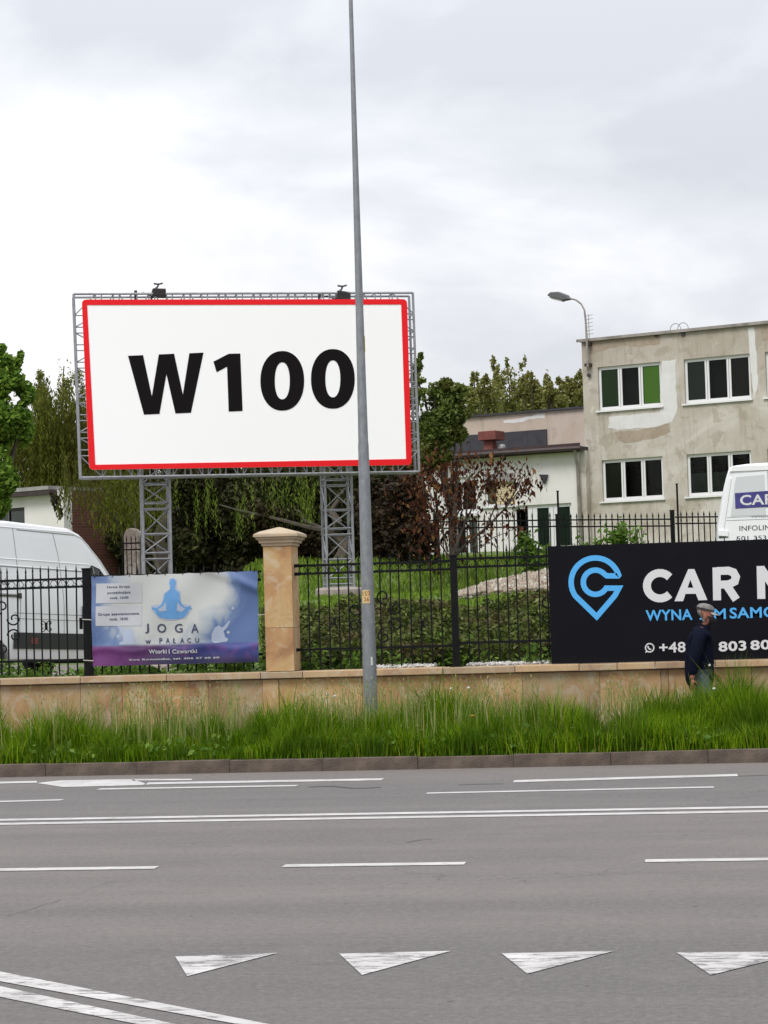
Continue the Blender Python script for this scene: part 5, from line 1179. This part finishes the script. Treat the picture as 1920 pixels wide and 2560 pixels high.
G7 = leafmat('blue_green_leaves', [(0, (.020, .045, .018)), (1, (.08, .13, .05)), (.5, (.04, .08, .03))], .3)
# bright maple at the left edge
cl = [pclump(*a) for a in ((8, 905, 26, 45), (5, 872, 12, 45), (52, 885, 9, 45), (45, 905, 13, 45), (30, 925, 22, 45), (20, 960, 46, 45, 44), (55, 985, 34, 45, 36), (10, 1050, 70, 45, 60), (48, 1075, 40, 45, 46), (0, 1150, 60, 45, 50), (20, 1200, 28, 44.5, 40), (-10, 1240, 40, 44.5, 60), (-40, 1000, 60, 45.5, 120), (-60, 1150, 70, 45.5, 120))]
tree('maple_tree', 'bright green maple with large leaves at the left edge of the photo', 'tree', cl, 21000, .082, G1, .16, base=(atd(-90, 1300, 45).x, atd(-90, 1300, 45).y), shell=.42, gap=.36, gs=2.4, long=1.25)
# weeping willows behind the billboard
def willow(name, lab, spans, depth, n_str, mat, bpx=None, n_up=3000, seed=0, dz=2.2, group='weeping willows behind the billboard', leaf=.05, lens=(1.2, 3.2)):
    P = []; s = depth/F
    for (px0, px1, py0, py1) in spans:
        k = int(n_str*(px1-px0)/sum(b-a for a, b, _, _ in spans))
        for _ in range(k):
            px = rng.uniform(px0, px1); top = rng.uniform(py0, py1); q = atd(px, top, depth+rng.uniform(-dz, dz)); L = rng.uniform(*lens)
            L = min(L, q.z-float(hgt(q.x, q.y))-.9)
            if L < .3: continue
            m_ = int(L/.05); t = np.arange(m_)/m_; sx, sy = rng.normal(0, .12, 2)
            P.append(np.stack([q.x+sx*np.sqrt(t)+rng.normal(0, .035, m_), q.y+sy*np.sqrt(t)+rng.normal(0, .035, m_), q.z-L*t], 1))
    P = np.concatenate(P)
    xs_ = [a for a, b, _, _ in spans]+[b for a, b, _, _ in spans]; cx = bpx or (min(xs_)+max(xs_))/2; b0 = atd(cx, 1400, depth); bz = float(hgt(b0.x, b0.y))-.1
    o = empty(name, (b0.x, b0.y, bz)); tag(o, lab, 'tree', group)
    m = MB(); tz = P[:, 2].max()-bz-.8; main = limbs(m, (0, 0, 0), (random.uniform(-.3, .3), 0, tz), .24, .06, .2); m.build('trunk', M['bark'], o, smooth=True)
    for i in range(2 if bpx else 5):
        j = rng.integers(len(P)); t = Vector(tuple(P[j]))-o.location; t.z = min(t.z+.3, tz); lm = MB(); limbs(lm, main[random.randint(2, 5)], t, .07, .015, .15, 5, 5); lm.build('limb', M['bark'], o, smooth=True)
    P = P-np.array(tuple(o.location)); link('crown', leafmesh('crown', P, leaf*.62, mat, long=3.4, droop=1.6), o); return o
willow('willow_tree', 'olive green weeping willow between the maple and the billboard frame', [(88, 130, 935, 1010), (120, 260, 955, 1180), (100, 250, 1000, 1130), (0, 130, 1040, 1120)], 64, 900, G2, lens=(1.6, 4.6), leaf=.06)
willow('willow_tree', 'weeping willow with dark strands hanging over the brick building', [(150, 350, 1130, 1230), (230, 420, 1180, 1280)], 54, 300, G2, bpx=395, lens=(.5, 1.15))
willow('willow_tree', 'weeping willow strands hanging between the two billboard towers', [(425, 450, 1180, 1240), (480, 545, 1180, 1260), (580, 640, 1180, 1290), (660, 800, 1180, 1230), (740, 790, 1180, 1290)], 55, 130, G2b, bpx=850, lens=(.4, 1.3), leaf=.045)
willow('willow_tree', 'olive weeping willow behind the billboard panel', [(260, 900, 960, 1120)], 60, 500, G2, lens=(.8, 1.5))
# birch-like thin tops above the willow
for i, (px, py, r, lab) in enumerate(((160, 915, 26, 'thin airy birch crown rising beside the billboard frame'), (100, 940, 18, 'thin airy birch crown next to the maple'), (195, 945, 24, 'thin airy birch crown overlapping the left edge of the billboard frame'))):
    tree('birch_tree', lab, 'tree', [pclump(px, py, r*.7, 72, r), pclump(px+5, py+35, r, 72, r*1.2), pclump(px-3, py+70, r*1.1, 72, r*1.3)], 1300, .05, G5, .07, shell=.7, gap=.38, gs=2.2, group='airy birches behind the willow')
# dark evergreens that close the view behind the towers
def ever(px, py0, w, depth, lab, n=13000, m_=None):
    cl = [pclump(px+random.uniform(-.2, .2)*w, y, w*.6, depth-4+random.uniform(-1, 1), 60) for y in range(py0+40, 1430, 42)]
    tree('yew_tree', lab, 'tree', cl, n, .078, m_ or G3, .14, shell=.42, long=2.0, droop=.3, group='dark evergreens behind the billboard towers', nlimb=3)
for i, (px, py, w, d, lab, mt) in enumerate(((345, 1180, 120, 64, 'dark evergreen behind the left billboard tower', None), (440, 1170, 120, 62, 'dark evergreen just right of the left billboard tower', None), (540, 1165, 130, 63, 'dark evergreen midway between the billboard towers', None), (640, 1175, 130, 61, 'dark evergreen above the stone pillar cap', None), (740, 1170, 130, 62, 'dark evergreen left of the right billboard tower', None), (835, 1160, 110, 64, 'dark evergreen behind the right billboard tower', None), (925, 1160, 120, 60, 'dark evergreen just right of the lamp post', None), (1010, 1165, 90, 57, 'dark brownish evergreen beneath the right end of the billboard', None))):
    ever(px, py, w, d, lab)
hd_ = [pclump(x, 1330+random.uniform(-20, 20), 75, 70, 110) for x in range(120, 1010, 60)]+[pclump(x, 1130, 80, 72, 80) for x in range(120, 1080, 70)]
P = blob_points(hd_, 30000, .5); o = link('dense_woodland', leafmesh('dense_woodland', P, .17, G3, long=1.4)); tag(o, kind='stuff')
# broad-leaved tree right of the billboard
cl = [pclump(*a) for a in ((1115, 962, 20, 50), (1085, 985, 30, 50), (1140, 985, 30, 50), (1150, 1035, 26, 50), (1148, 1085, 22, 50), (1062, 1010, 40, 50), (1110, 1030, 45, 50), (1060, 1080, 55, 50), (1105, 1085, 42, 50), (1128, 1060, 26, 50), (1060, 1140, 50, 50), (1100, 1140, 32, 50), (1050, 950, 12, 50), (1038, 935, 14, 50), (1035, 1000, 30, 50))]
tree('linden_tree', 'broad-leaved green tree right of the billboard with big mottled leaves', 'tree', cl, 14000, .068, G4, .13, base=(cl[8][0].x+.2, cl[8][0].y+.3), shell=.42, gap=.33, gs=2.6, long=1.25)
cl = [pclump(*a) for a in ((1045, 915, 12, 52, 20), (1035, 950, 10, 52, 22), (1052, 890, 6, 52, 10))]
tree('slender_tree', 'thin dark twiggy treetop poking out by the upper right billboard frame', 'tree', cl, 700, .07, G4, .05, shell=.7, gap=.3, gs=3)
# trees beyond the annex
def bush(px, py, rx, d, lab, n, mat=G5, rz=None, gap=.22, gs=.9, size=.11, sh=.5):
    cl = [pclump(px, py, rx*.62, d, (rz or rx)*.7), pclump(px-rx*.5, py+12, rx*.5, d+1, (rz or rx)*.5), pclump(px+rx*.5, py+10, rx*.5, d-1, (rz or rx)*.5), pclump(px, py+38, rx, d, 34), pclump(px-.2*rx, py-(rz or rx)*.62, rx*.25, d, rx*.35), pclump(px+.25*rx, py-(rz or rx)*.5, rx*.25, d, rx*.35)]
    cl = cl[:4]+[pclump(px+random.uniform(-.9, .9)*rx, py-random.uniform(-.1, .85)*(rz or rx), random.uniform(4, 8), d+random.uniform(-1, 1), random.uniform(12, 24)) for _ in range(16)]
    tree('background_tree', lab, 'tree', cl, n, size, mat, .12, shell=sh, gap=gap, gs=gs, group='spring trees beyond the annex roof')
bush(1165, 1000, 34, 100, 'spring tree beyond the flue pipe', 2600, gs=.9)
bush(1215, 985, 46, 104, 'tall airy spring tree beyond the pink block', 3000, gap=.36, rz=62)
bush(1275, 962, 48, 108, 'tallest airy tree above the pink block roof', 3600, gap=.38, rz=70)
bush(1335, 985, 44, 106, 'spring tree right of the tallest one above the pink roof', 3400, gap=.26, rz=56)
bush(1385, 995, 40, 104, 'low round spring tree left of the office corner', 3200, gap=.2, mat=G5)
bush(1432, 985, 44, 106, 'spring tree touching the office block corner', 3800, gap=.2, rz=58)
o = link('distant_wood', leafmesh('distant_wood', blob_points([pclump(x, 1035+random.uniform(-8, 8), 34, 115, 26) for x in range(1130, 1480, 26)], 12000, .5), .14, G5, long=1.3)); tag(o, kind='stuff')
# copper shrub: bare crossing branches with hanging dark red leaves
CD = 45.5
b0 = atd(1128, 1400, CD); bz = float(hgt(b0.x, b0.y)); cs = empty('copper_shrub', (b0.x, b0.y, bz)); tag(cs, 'copper-leaved shrub with long bare branches in front of the annex', 'shrub')
off = np.array((b0.x, b0.y, bz)); LP = []
def br_(pts, r0=.028, lv=60, spread=.16, dj=0, part='branch'):
    q = [Vector(atd(x, y, CD+dj+random.uniform(-.15, .15)))-Vector(off) for x, y in pts]; MB().tube(q, [r0*(1-.7*i/(len(q)-1)) for i in range(len(q))], 5).build(part, M['bark'], cs, smooth=True)
    for i in range(lv):
        t = (1-rng.random()**1.8*.75)*(len(q)-1); k = min(int(t), len(q)-2); p = q[k].lerp(q[k+1], t-k); LP.append(np.array(tuple(p))+rng.normal(0, spread, 3)-np.array((0, 0, .06)))
br_([(1128, 1402), (1165, 1360), (1215, 1320), (1262, 1272), (1290, 1225), (1310, 1185)], .035, 230, .17)
br_([(1215, 1320), (1240, 1262), (1232, 1200), (1252, 1150)], .02, 90, .10); br_([(1262, 1272), (1300, 1225), (1318, 1190)], .018, 120, .15); br_([(1128, 1402), (1150, 1340), (1180, 1270), (1215, 1215), (1250, 1160)], .028, 120, .16)
br_([(1128, 1402), (1130, 1320), (1125, 1240), (1135, 1175)], .03, 300, .30); br_([(1120, 1380), (1100, 1300), (1085, 1230), (1080, 1180)], .026, 380, .30); br_([(1128, 1390), (1165, 1300), (1170, 1230), (1175, 1180)], .026, 200, .28)
br_([(1130, 1320), (1155, 1260), (1190, 1210), (1200, 1170)], .02, 110, .22); br_([(1100, 1300), (1060, 1240), (1055, 1190)], .02, 260, .3); br_([(1200, 1370), (1230, 1345), (1270, 1330), (1295, 1318)], .012, 30, .08); br_([(1165, 1360), (1200, 1345), (1225, 1332)], .014, 40, .1)
br_([(1128, 1402), (1095, 1350), (1070, 1320), (1050, 1300)], .02, 200, .25)
LP = np.array(LP); link('leaf_sprays', leafmesh('leaf_sprays', LP, .050, G6, long=2.3, droop=.9), cs)
# brown-red dense bush under the right end of the billboard
cl = [pclump(*a) for a in ((1010, 1300, 60, 49, 110), (960, 1330, 55, 50, 90), (1055, 1350, 40, 48, 60), (1000, 1230, 50, 50, 50), (930, 1280, 45, 51, 90))]
tree('copper_bush', 'dense dark brown bush between the lamp post and copper shrub', 'bush', cl, 9000, .07, leafmat('dark_brown_leaves', [(0, (.014, .010, .006)), (1, (.07, .05, .025)), (.5, (.032, .022, .012))], .15), .1, shell=.45, gap=.15, long=1.9)
# climber at the corner of the white house
q = atd(140, 1240, 57.3); o = empty('creeper', (q.x, q.y, float(hgt(q.x, q.y)))); tag(o, 'thin creeper hanging down the corner of the white house', 'climber')
P = []
for x, y0, y1 in ((128, 1235, 1275), (140, 1232, 1300), (146, 1240, 1290), (134, 1240, 1262)):
    for t in np.linspace(0, 1, 26): p = atd(x+10*t+rng.normal(0, 1.6), y0+(y1-y0)*t, 57.2); P.append((p.x-q.x, p.y-q.y, p.z-o.location.z))
    MB().tube([P[-26], P[-13], P[-1]], .012, 4).build('vine', M['bark'], o)
link('leaf_sprays', leafmesh('leaf_sprays', np.array(P), .07, G3, long=1.9, droop=.8), o)
# ================================================================ ground cover, lawn, pebbles
n = 170000; x = rng.uniform(-9, 4.5, n); y = rng.uniform(26.6, 36.6, n); a = x/y; px = (a+math.tan(YAW))*F*.98+960
lump = .08+.26*vnoise(x*1.25, y*1.25)+.26*vnoise(x*3.3, y*2.6)
edge = 32.0+1.1*vnoise(x*1.3+9, y*0)+np.clip((px-1130)/260, 0, 1)*.6
k = (px > 648) & (y < edge) & (rng.random(n) < .95); x, y, lump = x[k], y[k], lump[k]
P = np.stack([x, y, hgt(x, y)+lump*rng.random(len(x))**.30], 1)
GC = leafmat('groundcover_leaves', [(0, (.025, .035, .008)), (1, (.19, .22, .07)), (.5, (.07, .095, .018)), (.85, (.12, .15, .03))], .25, patch=.6, pscale=1.6, patchcol=(.12, .085, .045))
tag(link('groundcover', leafmesh('groundcover', P, .046, GC, long=1.6)), kind='stuff')
n = 110000; x = rng.uniform(-10.5, 6, n); y = rng.uniform(30, 49.5, n); a = x/y; px = (a+math.tan(YAW))*F*.98+960
k = (px > 600) & (rng.random(n) < .5+.5*vnoise(x*1.5, y)); x, y = x[k], y[k]
M['lawn_grass'] = leafmat('lawn_grass', [(0, (.08, .15, .012)), (1, (.28, .38, .06)), (.5, (.13, .22, .018))], .35, patch=.3, pscale=.8)
P = np.stack([x, y, hgt(x, y)], 1); far = (y > 44)
tag(link('lawn_grass', blades('lawn_grass', P, rng.uniform(.06, .16, len(x))+far*rng.uniform(0, .25, len(x))*vnoise(x*1.2+4, y), rng.uniform(.015, .03, len(x)), rng.uniform(.1, .6, len(x)), M['lawn_grass'])), kind='stuff')
# weeds along the inside of the wall and by the far fence
n = 16000; cx = rng.uniform(-9.5, 1.5, 200); cy = 26.35+rng.random(200)*1.6; k = rng.integers(0, 200, n); hgtw = rng.uniform(.08, .32, 200)
x = cx[k]+rng.normal(0, .09, n); y = np.maximum(26.36, cy[k]+rng.normal(0, .09, n)); px = (x/y+math.tan(YAW))*F*.98+960; kk = (px < 900) | (rng.random(n) < .25); x, y, k = x[kk], y[kk], k[kk]
P = np.stack([x, y, hgt(x, y)+hgtw[k]*rng.random(len(x))**.7], 1)
tag(link('wall_foot_weeds', leafmesh('wall_foot_weeds', P, .032, M['weed'], long=2.2)), kind='stuff')
def weed_clump(px, py, d, h, w, lab, mat, n=420, size=.05):
    q = atd(px, py, d); z = float(hgt(q.x, q.y)); o = empty('wild_shrub', (q.x, q.y, z)); tag(o, lab, 'shrub', 'self-sown shrubs'); P = []
    for i in range(7):
        a = random.uniform(0, 6.28); t = Vector((math.cos(a)*w*random.random(), math.sin(a)*w*random.random(), h*random.uniform(.6, 1))); MB().tube([(0, 0, 0), t*.5+Vector((0, 0, .05)), t], .008, 4).build('stem', M['bark'], o)
        for j in range(n//7): u = rng.random()**.6; P.append(tuple(np.array(tuple(t*u))+rng.normal(0, .06+.04*h, 3)))
    link('leaf_sprays', leafmesh('leaf_sprays', np.array(P), size, mat, long=2.0, droop=-.3), o)
weed_clump(1328, 1400, 46, .95, .35, 'yellow green self-sown shrub in front of the dark annex door', M['weed'], 700, .06)
weed_clump(1555, 1400, 46.5, .95, .5, 'leafy self-sown shrub behind the far fence, above the black sign', M['weed'], 900, .06); weed_clump(1490, 1400, 46.8, .62, .4, 'lower self-sown shrub left of the taller one at the far fence', M['weed'], 500, .05)
weed_clump(1100, 1660, 27.2, .30, .25, 'bright green plant at the foot of the fence post', M['weed'], 700, .045); weed_clump(1155, 1660, 27.0, .26, .2, 'bright green plant just right of the fence post', M['weed'], 500, .045)
weed_clump(1380, 1600, 27.3, .75, .25, 'leafy plant against the left edge of the black sign', G4, 500, .05)
# pebbles on top of the bank and a strip of white gravel behind the coping
PEB = leafmat('pebbles', [(0, (.17, .12, .085)), (1, (.48, .45, .39)), (.4, (.32, .26, .20)), (.7, (.24, .22, .17))], 0.0, .8)
ico = np.array([(0, 0, 1), (.9, 0, .1), (.28, .85, .1), (-.72, .52, .1), (-.72, -.52, .1), (.28, -.85, .1), (0, 0, -.6)]); icf = np.array([(0, 1, 2), (0, 2, 3), (0, 3, 4), (0, 4, 5), (0, 5, 1), (6, 2, 1), (6, 3, 2), (6, 4, 3), (6, 5, 4), (6, 1, 5)])
def pebbles(name, C, r, mat):
    n = len(C); sc = r[:, None]*rng.uniform(.7, 1.2, (n, 3)); a = rng.random(n)*6.28; ca, sa = np.cos(a), np.sin(a)
    v = ico[None]*sc[:, None, :]; vx = v[..., 0]*ca[:, None]-v[..., 1]*sa[:, None]; vy = v[..., 0]*sa[:, None]+v[..., 1]*ca[:, None]
    v = np.stack([vx, vy, v[..., 2]*.75], 2)+C[:, None, :]; f = icf[None]+(np.arange(n)*7)[:, None, None]
    tag(link(name, npmesh(name, v.reshape(-1, 3), f.reshape(-1, 3), mat, 3)), kind='stuff')
gp = np.linspace(1140, 1460, 17); tp_ = np.interp(gp, [1140, 1250, 1367, 1460], [1497, 1458, 1440, 1434]); bt_ = np.interp(gp, [1140, 1200, 1367, 1460], [1506, 1494, 1484, 1484])
grid = np.array([[tuple(T(a, t_+(b_-t_)*j/7)) for j in range(8)] for a, t_, b_ in zip(gp, tp_, bt_)])
n = 9000; u = rng.random(n)*15.99; w = rng.random(n)*6.99; iu, iw = u.astype(int), w.astype(int); fu, fw_ = (u-iu)[:, None], (w-iw)[:, None]
C_ = grid[iu, iw]*(1-fu)*(1-fw_)+grid[iu+1, iw]*fu*(1-fw_)+grid[iu, iw+1]*(1-fu)*fw_+grid[iu+1, iw+1]*fu*fw_
C_[:, 2] = hgt(C_[:, 0], C_[:, 1])+rng.uniform(.0, .09, n)
pebbles('pebble_bed', C_, rng.uniform(.035, .08, n), PEB)
n = 2600; px = np.where(rng.random(n) < .55, rng.uniform(930, 1085, n), rng.uniform(1170, 1375, n)); xx = np.array([aty(p, 1660, 26.45).x for p in px]); yy_ = rng.uniform(26.34, 26.75, n)
M['white_gravel'] = leafmat('white_gravel', [(0, (.45, .42, .38)), (1, (.75, .72, .68))], 0, .8)
pebbles('white_gravel_strip', np.stack([xx, yy_, hgt(xx, yy_)+.0+rng.uniform(0, .05, n)], 1), rng.uniform(.02, .04, n), M['white_gravel'])
# ================================================================ the walker
pq = aty(1757, 1600, 25.25); HZ = .05
pr = empty('person', (pq.x-.045, 25.25, HZ)); pr.rotation_euler = (0, 0, R(4)); pr.scale = (.96, .96, .96); tag(pr, 'person in a dark navy jacket, flat grey cap and black mask walking right', 'person')
def skin(name, verts, edges, radii, mat, par, lv=2):
    me = bpy.data.meshes.new(name); me.from_pydata([Vector(v) for v in verts], edges, []); ob = bpy.data.objects.new(name, me); col.objects.link(ob)
    ob.modifiers.new('skin', 'SKIN'); 
    for i, r in enumerate(radii):
        d = me.skin_vertices[0].data[i]; d.radius = r if isinstance(r, tuple) else (r, r); d.use_root = (i == 0)
    sb = ob.modifiers.new('sub', 'SUBSURF'); sb.levels = lv; sb.render_levels = lv
    bpy.context.view_layer.update(); dg = bpy.context.evaluated_depsgraph_get(); m2 = bpy.data.meshes.new_from_object(ob.evaluated_get(dg)); bpy.data.objects.remove(ob)
    m2.materials.clear(); m2.materials.append(mat); m2.shade_smooth(); return link(name, m2, par)
M['skin'] = flat('skin', (.30, .115, .075), .6, var=.1, vscale=12); M['jacket'] = flat('navy_jacket', (.0035, .0048, .014), .85, spec=.1, var=.3, vscale=7, bump=.5, bscale=9); M['jeans'] = flat('grey_blue_trousers', (.085, .115, .125), .85, var=.2, vscale=9)
M['shoe'] = flat('dark_shoe', (.02, .018, .016), .6); M['mask'] = flat('black_mask', (.006, .006, .008), .8); M['hair'] = flat('grey_hair', (.22, .205, .19), .9, var=.3, vscale=40); M['cap'] = flat('grey_cap', (.17, .16, .15), .9, var=.35, vscale=22)
# +x = walking direction, -y = side nearest to the viewer
V = [(0, 0, .86), (.01, 0, 1.02), (.02, 0, 1.18), (.03, 0, 1.30), (.055, 0, 1.375), (.075, 0, 1.42),
     (.02, -.15, 1.29), (-.05, -.215, 1.06), (-.11, -.236, .80), (-.116, -.238, .76),
     (.02, .15, 1.29), (.06, .21, 1.06), (.17, .22, .86), (.20, .222, .82),
     (.0, -.085, .80), (.10, -.09, .46), (.24, -.09, .09), (.34, -.09, .05),
     (-.01, .085, .80), (.0, .09, .46), (-.26, .09, .13), (-.17, .09, .06)]
E = [(0, 1), (1, 2), (2, 3), (3, 4), (4, 5), (3, 6), (6, 7), (7, 8), (8, 9), (3, 10), (10, 11), (11, 12), (12, 13), (0, 14), (14, 15), (15, 16), (16, 17), (0, 18), (18, 19), (19, 20), (20, 21)]
Rd = [(.12, .14), (.11, .13), (.12, .14), (.11, .14), .055, .05, .06, .045, .03, .028, .06, .045, .03, .028, .075, .055, .04, .03, .075, .055, .04, .03]
body = skin('body', V, E, Rd, M['skin'], pr)
# head built from profile rings, facing +x and tilted down
hm = MB(); prof = [(-.115, .030, .035, .032), (-.10, .045, .047, .043), (-.07, .052, .064, .055), (-.035, .050, .078, .066), (.0, .012, .092, .073), (.04, -.004, .098, .076), (.075, -.008, .092, .072), (.105, -.010, .065, .055), (.12, -.010, .02, .018)]
vs = []; NH = 18
for z, cx, rx, ry in prof:
    for k in range(NH):
        a = 2*math.pi*k/NH; x = cx+rx*math.cos(a); y = ry*math.sin(a)
        fa = max(0, math.cos(a))**10
        if -.06 < z < .01: x += fa*.022*(1-abs(z+.03)/.045 if abs(z+.03) < .045 else 0)   # nose
        if .0 <= z < .03: x -= max(0, math.cos(a-.45), math.cos(a+.45))**30*.010             # eye hollows
        vs.append((x, y, z))
nf = len(prof); hm.add(vs, [(i*NH+k, i*NH+(k+1) % NH, (i+1)*NH+(k+1) % NH, (i+1)*NH+k) for i in range(nf-1) for k in range(NH)]+[tuple(range(NH-1, -1, -1)), tuple((nf-1)*NH+k for k in range(NH))])
HP = (.085, 0, 1.515); HT = R(14)
def onhead(m, name, mat, loc=HP, sm=True, sub=1):
    o = m.build(name, mat, pr, loc, smooth=sm); o.rotation_euler = (0, HT, 0)
    if sub: s = o.modifiers.new('sub', 'SUBSURF'); s.levels = s.render_levels = sub
    return o
onhead(hm, 'head', M['skin'])
for s in (-1, 1):
    em = MB(); em.lathe([(.004, 0), (.022, .004), (.026, .010), (.016, .014)], (0, 0, 0), 10); e_ = em.build('ear', M['skin'], pr, smooth=True); e_.location = Vector(HP)+Vector((-.008, s*.072, -.005)); e_.rotation_euler = (R(-90 if s > 0 else 90), 0, 0); e_.scale = (.8, 1.35, 1)
    MB().lathe([(.003, -.009), (.009, 0), (.003, .009)], (0, 0, 0), 8).build('eye', M['room'], pr, Vector(HP)+Vector((.080, s*.030, .0)))
def headshell(z0, z1, a0, a1, off, nz=6, na=14, cut=None):
    m = MB(); vs = []
    for i in range(nz+1):
        z = z0+(z1-z0)*i/nz
        for k in range(na+1):
            a = R(a0+(a1-a0)*k/na); cx = np.interp(z, [p[0] for p in prof], [p[1] for p in prof]); rx = np.interp(z, [p[0] for p in prof], [p[2] for p in prof])+off; ry = np.interp(z, [p[0] for p in prof], [p[3] for p in prof])+off
            fa = max(0, math.cos(a))**10; x = cx+rx*math.cos(a)+(fa*.020 if -.07 < z < .0 else 0); vs.append((x, ry*math.sin(a), z))
    m.add(vs, [(i*(na+1)+k, i*(na+1)+k+1, (i+1)*(na+1)+k+1, (i+1)*(na+1)+k) for i in range(nz) for k in range(na)]); return m
onhead(headshell(-.112, .0, -88, 88, .010), 'face_mask', M['mask'])
onhead(headshell(-.075, .05, 128, 232, .008), 'hair', M['hair'])
cm = MB(); cm.lathe([(.100, .0), (.106, .018), (.104, .045), (.088, .075), (.055, .093), (.015, .098)], (0, 0, 0), 20); cp_ = onhead(cm, 'cap_crown', M['cap'], Vector(HP)+Vector((.0, 0, .052))); cp_.scale = (1.06, .86, .95)
bm_ = MB(); vs = []
for i in range(5):
    for k in range(9): a = R(-62+124*k/8); r = .088+.075*i/4*math.cos(a)**.5; vs.append((r*math.cos(a)+.01, r*math.sin(a)*.8, -.02*(i/4)-.012*math.sin(a)**2))
bm_.add(vs, [(i*9+k, i*9+k+1, (i+1)*9+k+1, (i+1)*9+k) for i in range(4) for k in range(8)]); b_ = onhead(bm_, 'cap_brim', flat('light_cap_brim', (.30, .29, .27), .9), Vector(HP)+Vector((.012, 0, .058))); so_ = b_.modifiers.new('th', 'SOLIDIFY'); so_.thickness = .006
bd_ = MB(); bd_.lathe([(.107, .0), (.109, .004), (.109, .014), (.106, .018)], (0, 0, 0), 20); q_ = onhead(bd_, 'cap_band', M['room'], Vector(HP)+Vector((.0, 0, .068))); q_.scale = (1.06, .86, 1)
# jacket: torso plus sleeves grown as one surface, collar, zip, badge
JV = [(.0, 0, .61), (-.01, 0, .90), (.0, 0, 1.06), (.01, 0, 1.20), (.02, 0, 1.30), (.045, 0, 1.375),
      (.0, -.165, 1.285), (-.05, -.225, 1.12), (-.085, -.238, .98), (-.115, -.238, .81),
      (.02, .165, 1.285), (.06, .22, 1.10), (.12, .225, .98), (.165, .222, .895)]
JE = [(0, 1), (1, 2), (2, 3), (3, 4), (4, 5), (4, 6), (6, 7), (7, 8), (8, 9), (4, 10), (10, 11), (11, 12), (12, 13)]
JR = [(.185, .20), (.178, .19), (.175, .185), (.165, .18), (.145, .17), (.082, .085), .088, .080, .070, .062, .088, .080, .068, .060]
skin('jacket', JV, JE, JR, M['jacket'], pr)
cl_ = MB().lathe([(.100, -.05), (.098, -.02), (.086, .02), (.080, .05), (.070, .055)], (0, 0, 0), 16).build('collar', M['jacket'], pr, (.052, 0, 1.355), smooth=True); cl_.rotation_euler = (0, R(22), 0); cl_.scale = (1, .9, 1)
MB().lathe([(.002, 0), (.014, .001), (.014, .006)], (0, 0, 0), 10).build('white_badge', M['print_white'], pr, (.10, -.195, .93)).rotation_euler = (R(90), 0, 0)
TV = [(0, 0, .84), (0, -.085, .78), (.10, -.09, .46), (.235, -.09, .13), (-.01, .085, .78), (.0, .09, .46), (-.25, .09, .16)]
skin('trousers', TV, [(0, 1), (1, 2), (2, 3), (0, 4), (4, 5), (5, 6)], [(.13, .15), .10, .078, .062, .10, .078, .062], M['jeans'], pr)
for x, y, z, t in ((.27, -.09, 0, 0), (-.22, .09, .05, 25)):
    s = MB().prism([(-.09, 0), (.19, 0), (.20, .035), (.12, .07), (.04, .10), (-.07, .10), (-.10, .05)], -.045, .045).build('shoe', M['shoe'], pr, (x, y, z), bevel=.015); s.rotation_euler = (0, R(t), 0)
def hand(name, w, d, up, par):
    w, d, up = Vector(w), Vector(d).normalized(), Vector(up).normalized(); sx = d.cross(up).normalized()
    V_ = [w, w+d*.05, w+d*.085]; E_ = [(0, 1), (1, 2)]; R_ = [(.026, .018), (.038, .018), (.036, .016)]
    for i, (o_, L) in enumerate(((-.028, .062), (-.010, .072), (.009, .067), (.027, .052))):
        b = len(V_); V_ += [w+d*.10+sx*o_, w+d*(.10+L*.5)+sx*o_-up*.012, w+d*(.10+L*.8)+sx*o_-up*.036]; E_ += [(2, b), (b, b+1), (b+1, b+2)]; R_ += [.0095, .0085, .0075]
    b = len(V_); V_ += [w+d*.04-sx*.042-up*.01, w+d*.075-sx*.052-up*.028]; E_ += [(1, b), (b, b+1)]; R_ += [.011, .009]
    return skin(name, V_, E_, R_, M['skin'], par)
hand('hand', (-.117, -.238, .775), (.10, -.02, -1), (0, -1, 0), pr); hand('hand', (.18, .222, .865), (.45, 0, -.9), (0, 1, 0), pr)

# small inner gate in front of the pale gatepost
q0, q1 = atd(306, 1400, 45.6), atd(352, 1400, 45.6); o = empty('inner_gate', (q0.x, q0.y, 0), math.atan2(q1.y-q0.y, q1.x-q0.x)); tag(o, 'short dark iron gate panel beside the left billboard tower', 'gate')
L_ = (q1-q0).length; za, zb3, zc = atd(330, 1358, 45.6).z, atd(330, 1374, 45.6).z, atd(330, 1338, 45.6).z
for z in (za, zb3, 1.0): MB().box(0, L_, -.015, .015, z-.016, z+.016).build('rail', M['iron'], o)
m = MB(); spear(m, 0, .7, zc, .009, .12, .03); mg = m.mesh('picket', M['iron'])
for k in range(5): link('picket', mg, o, (L_*k/4, 0, 0))
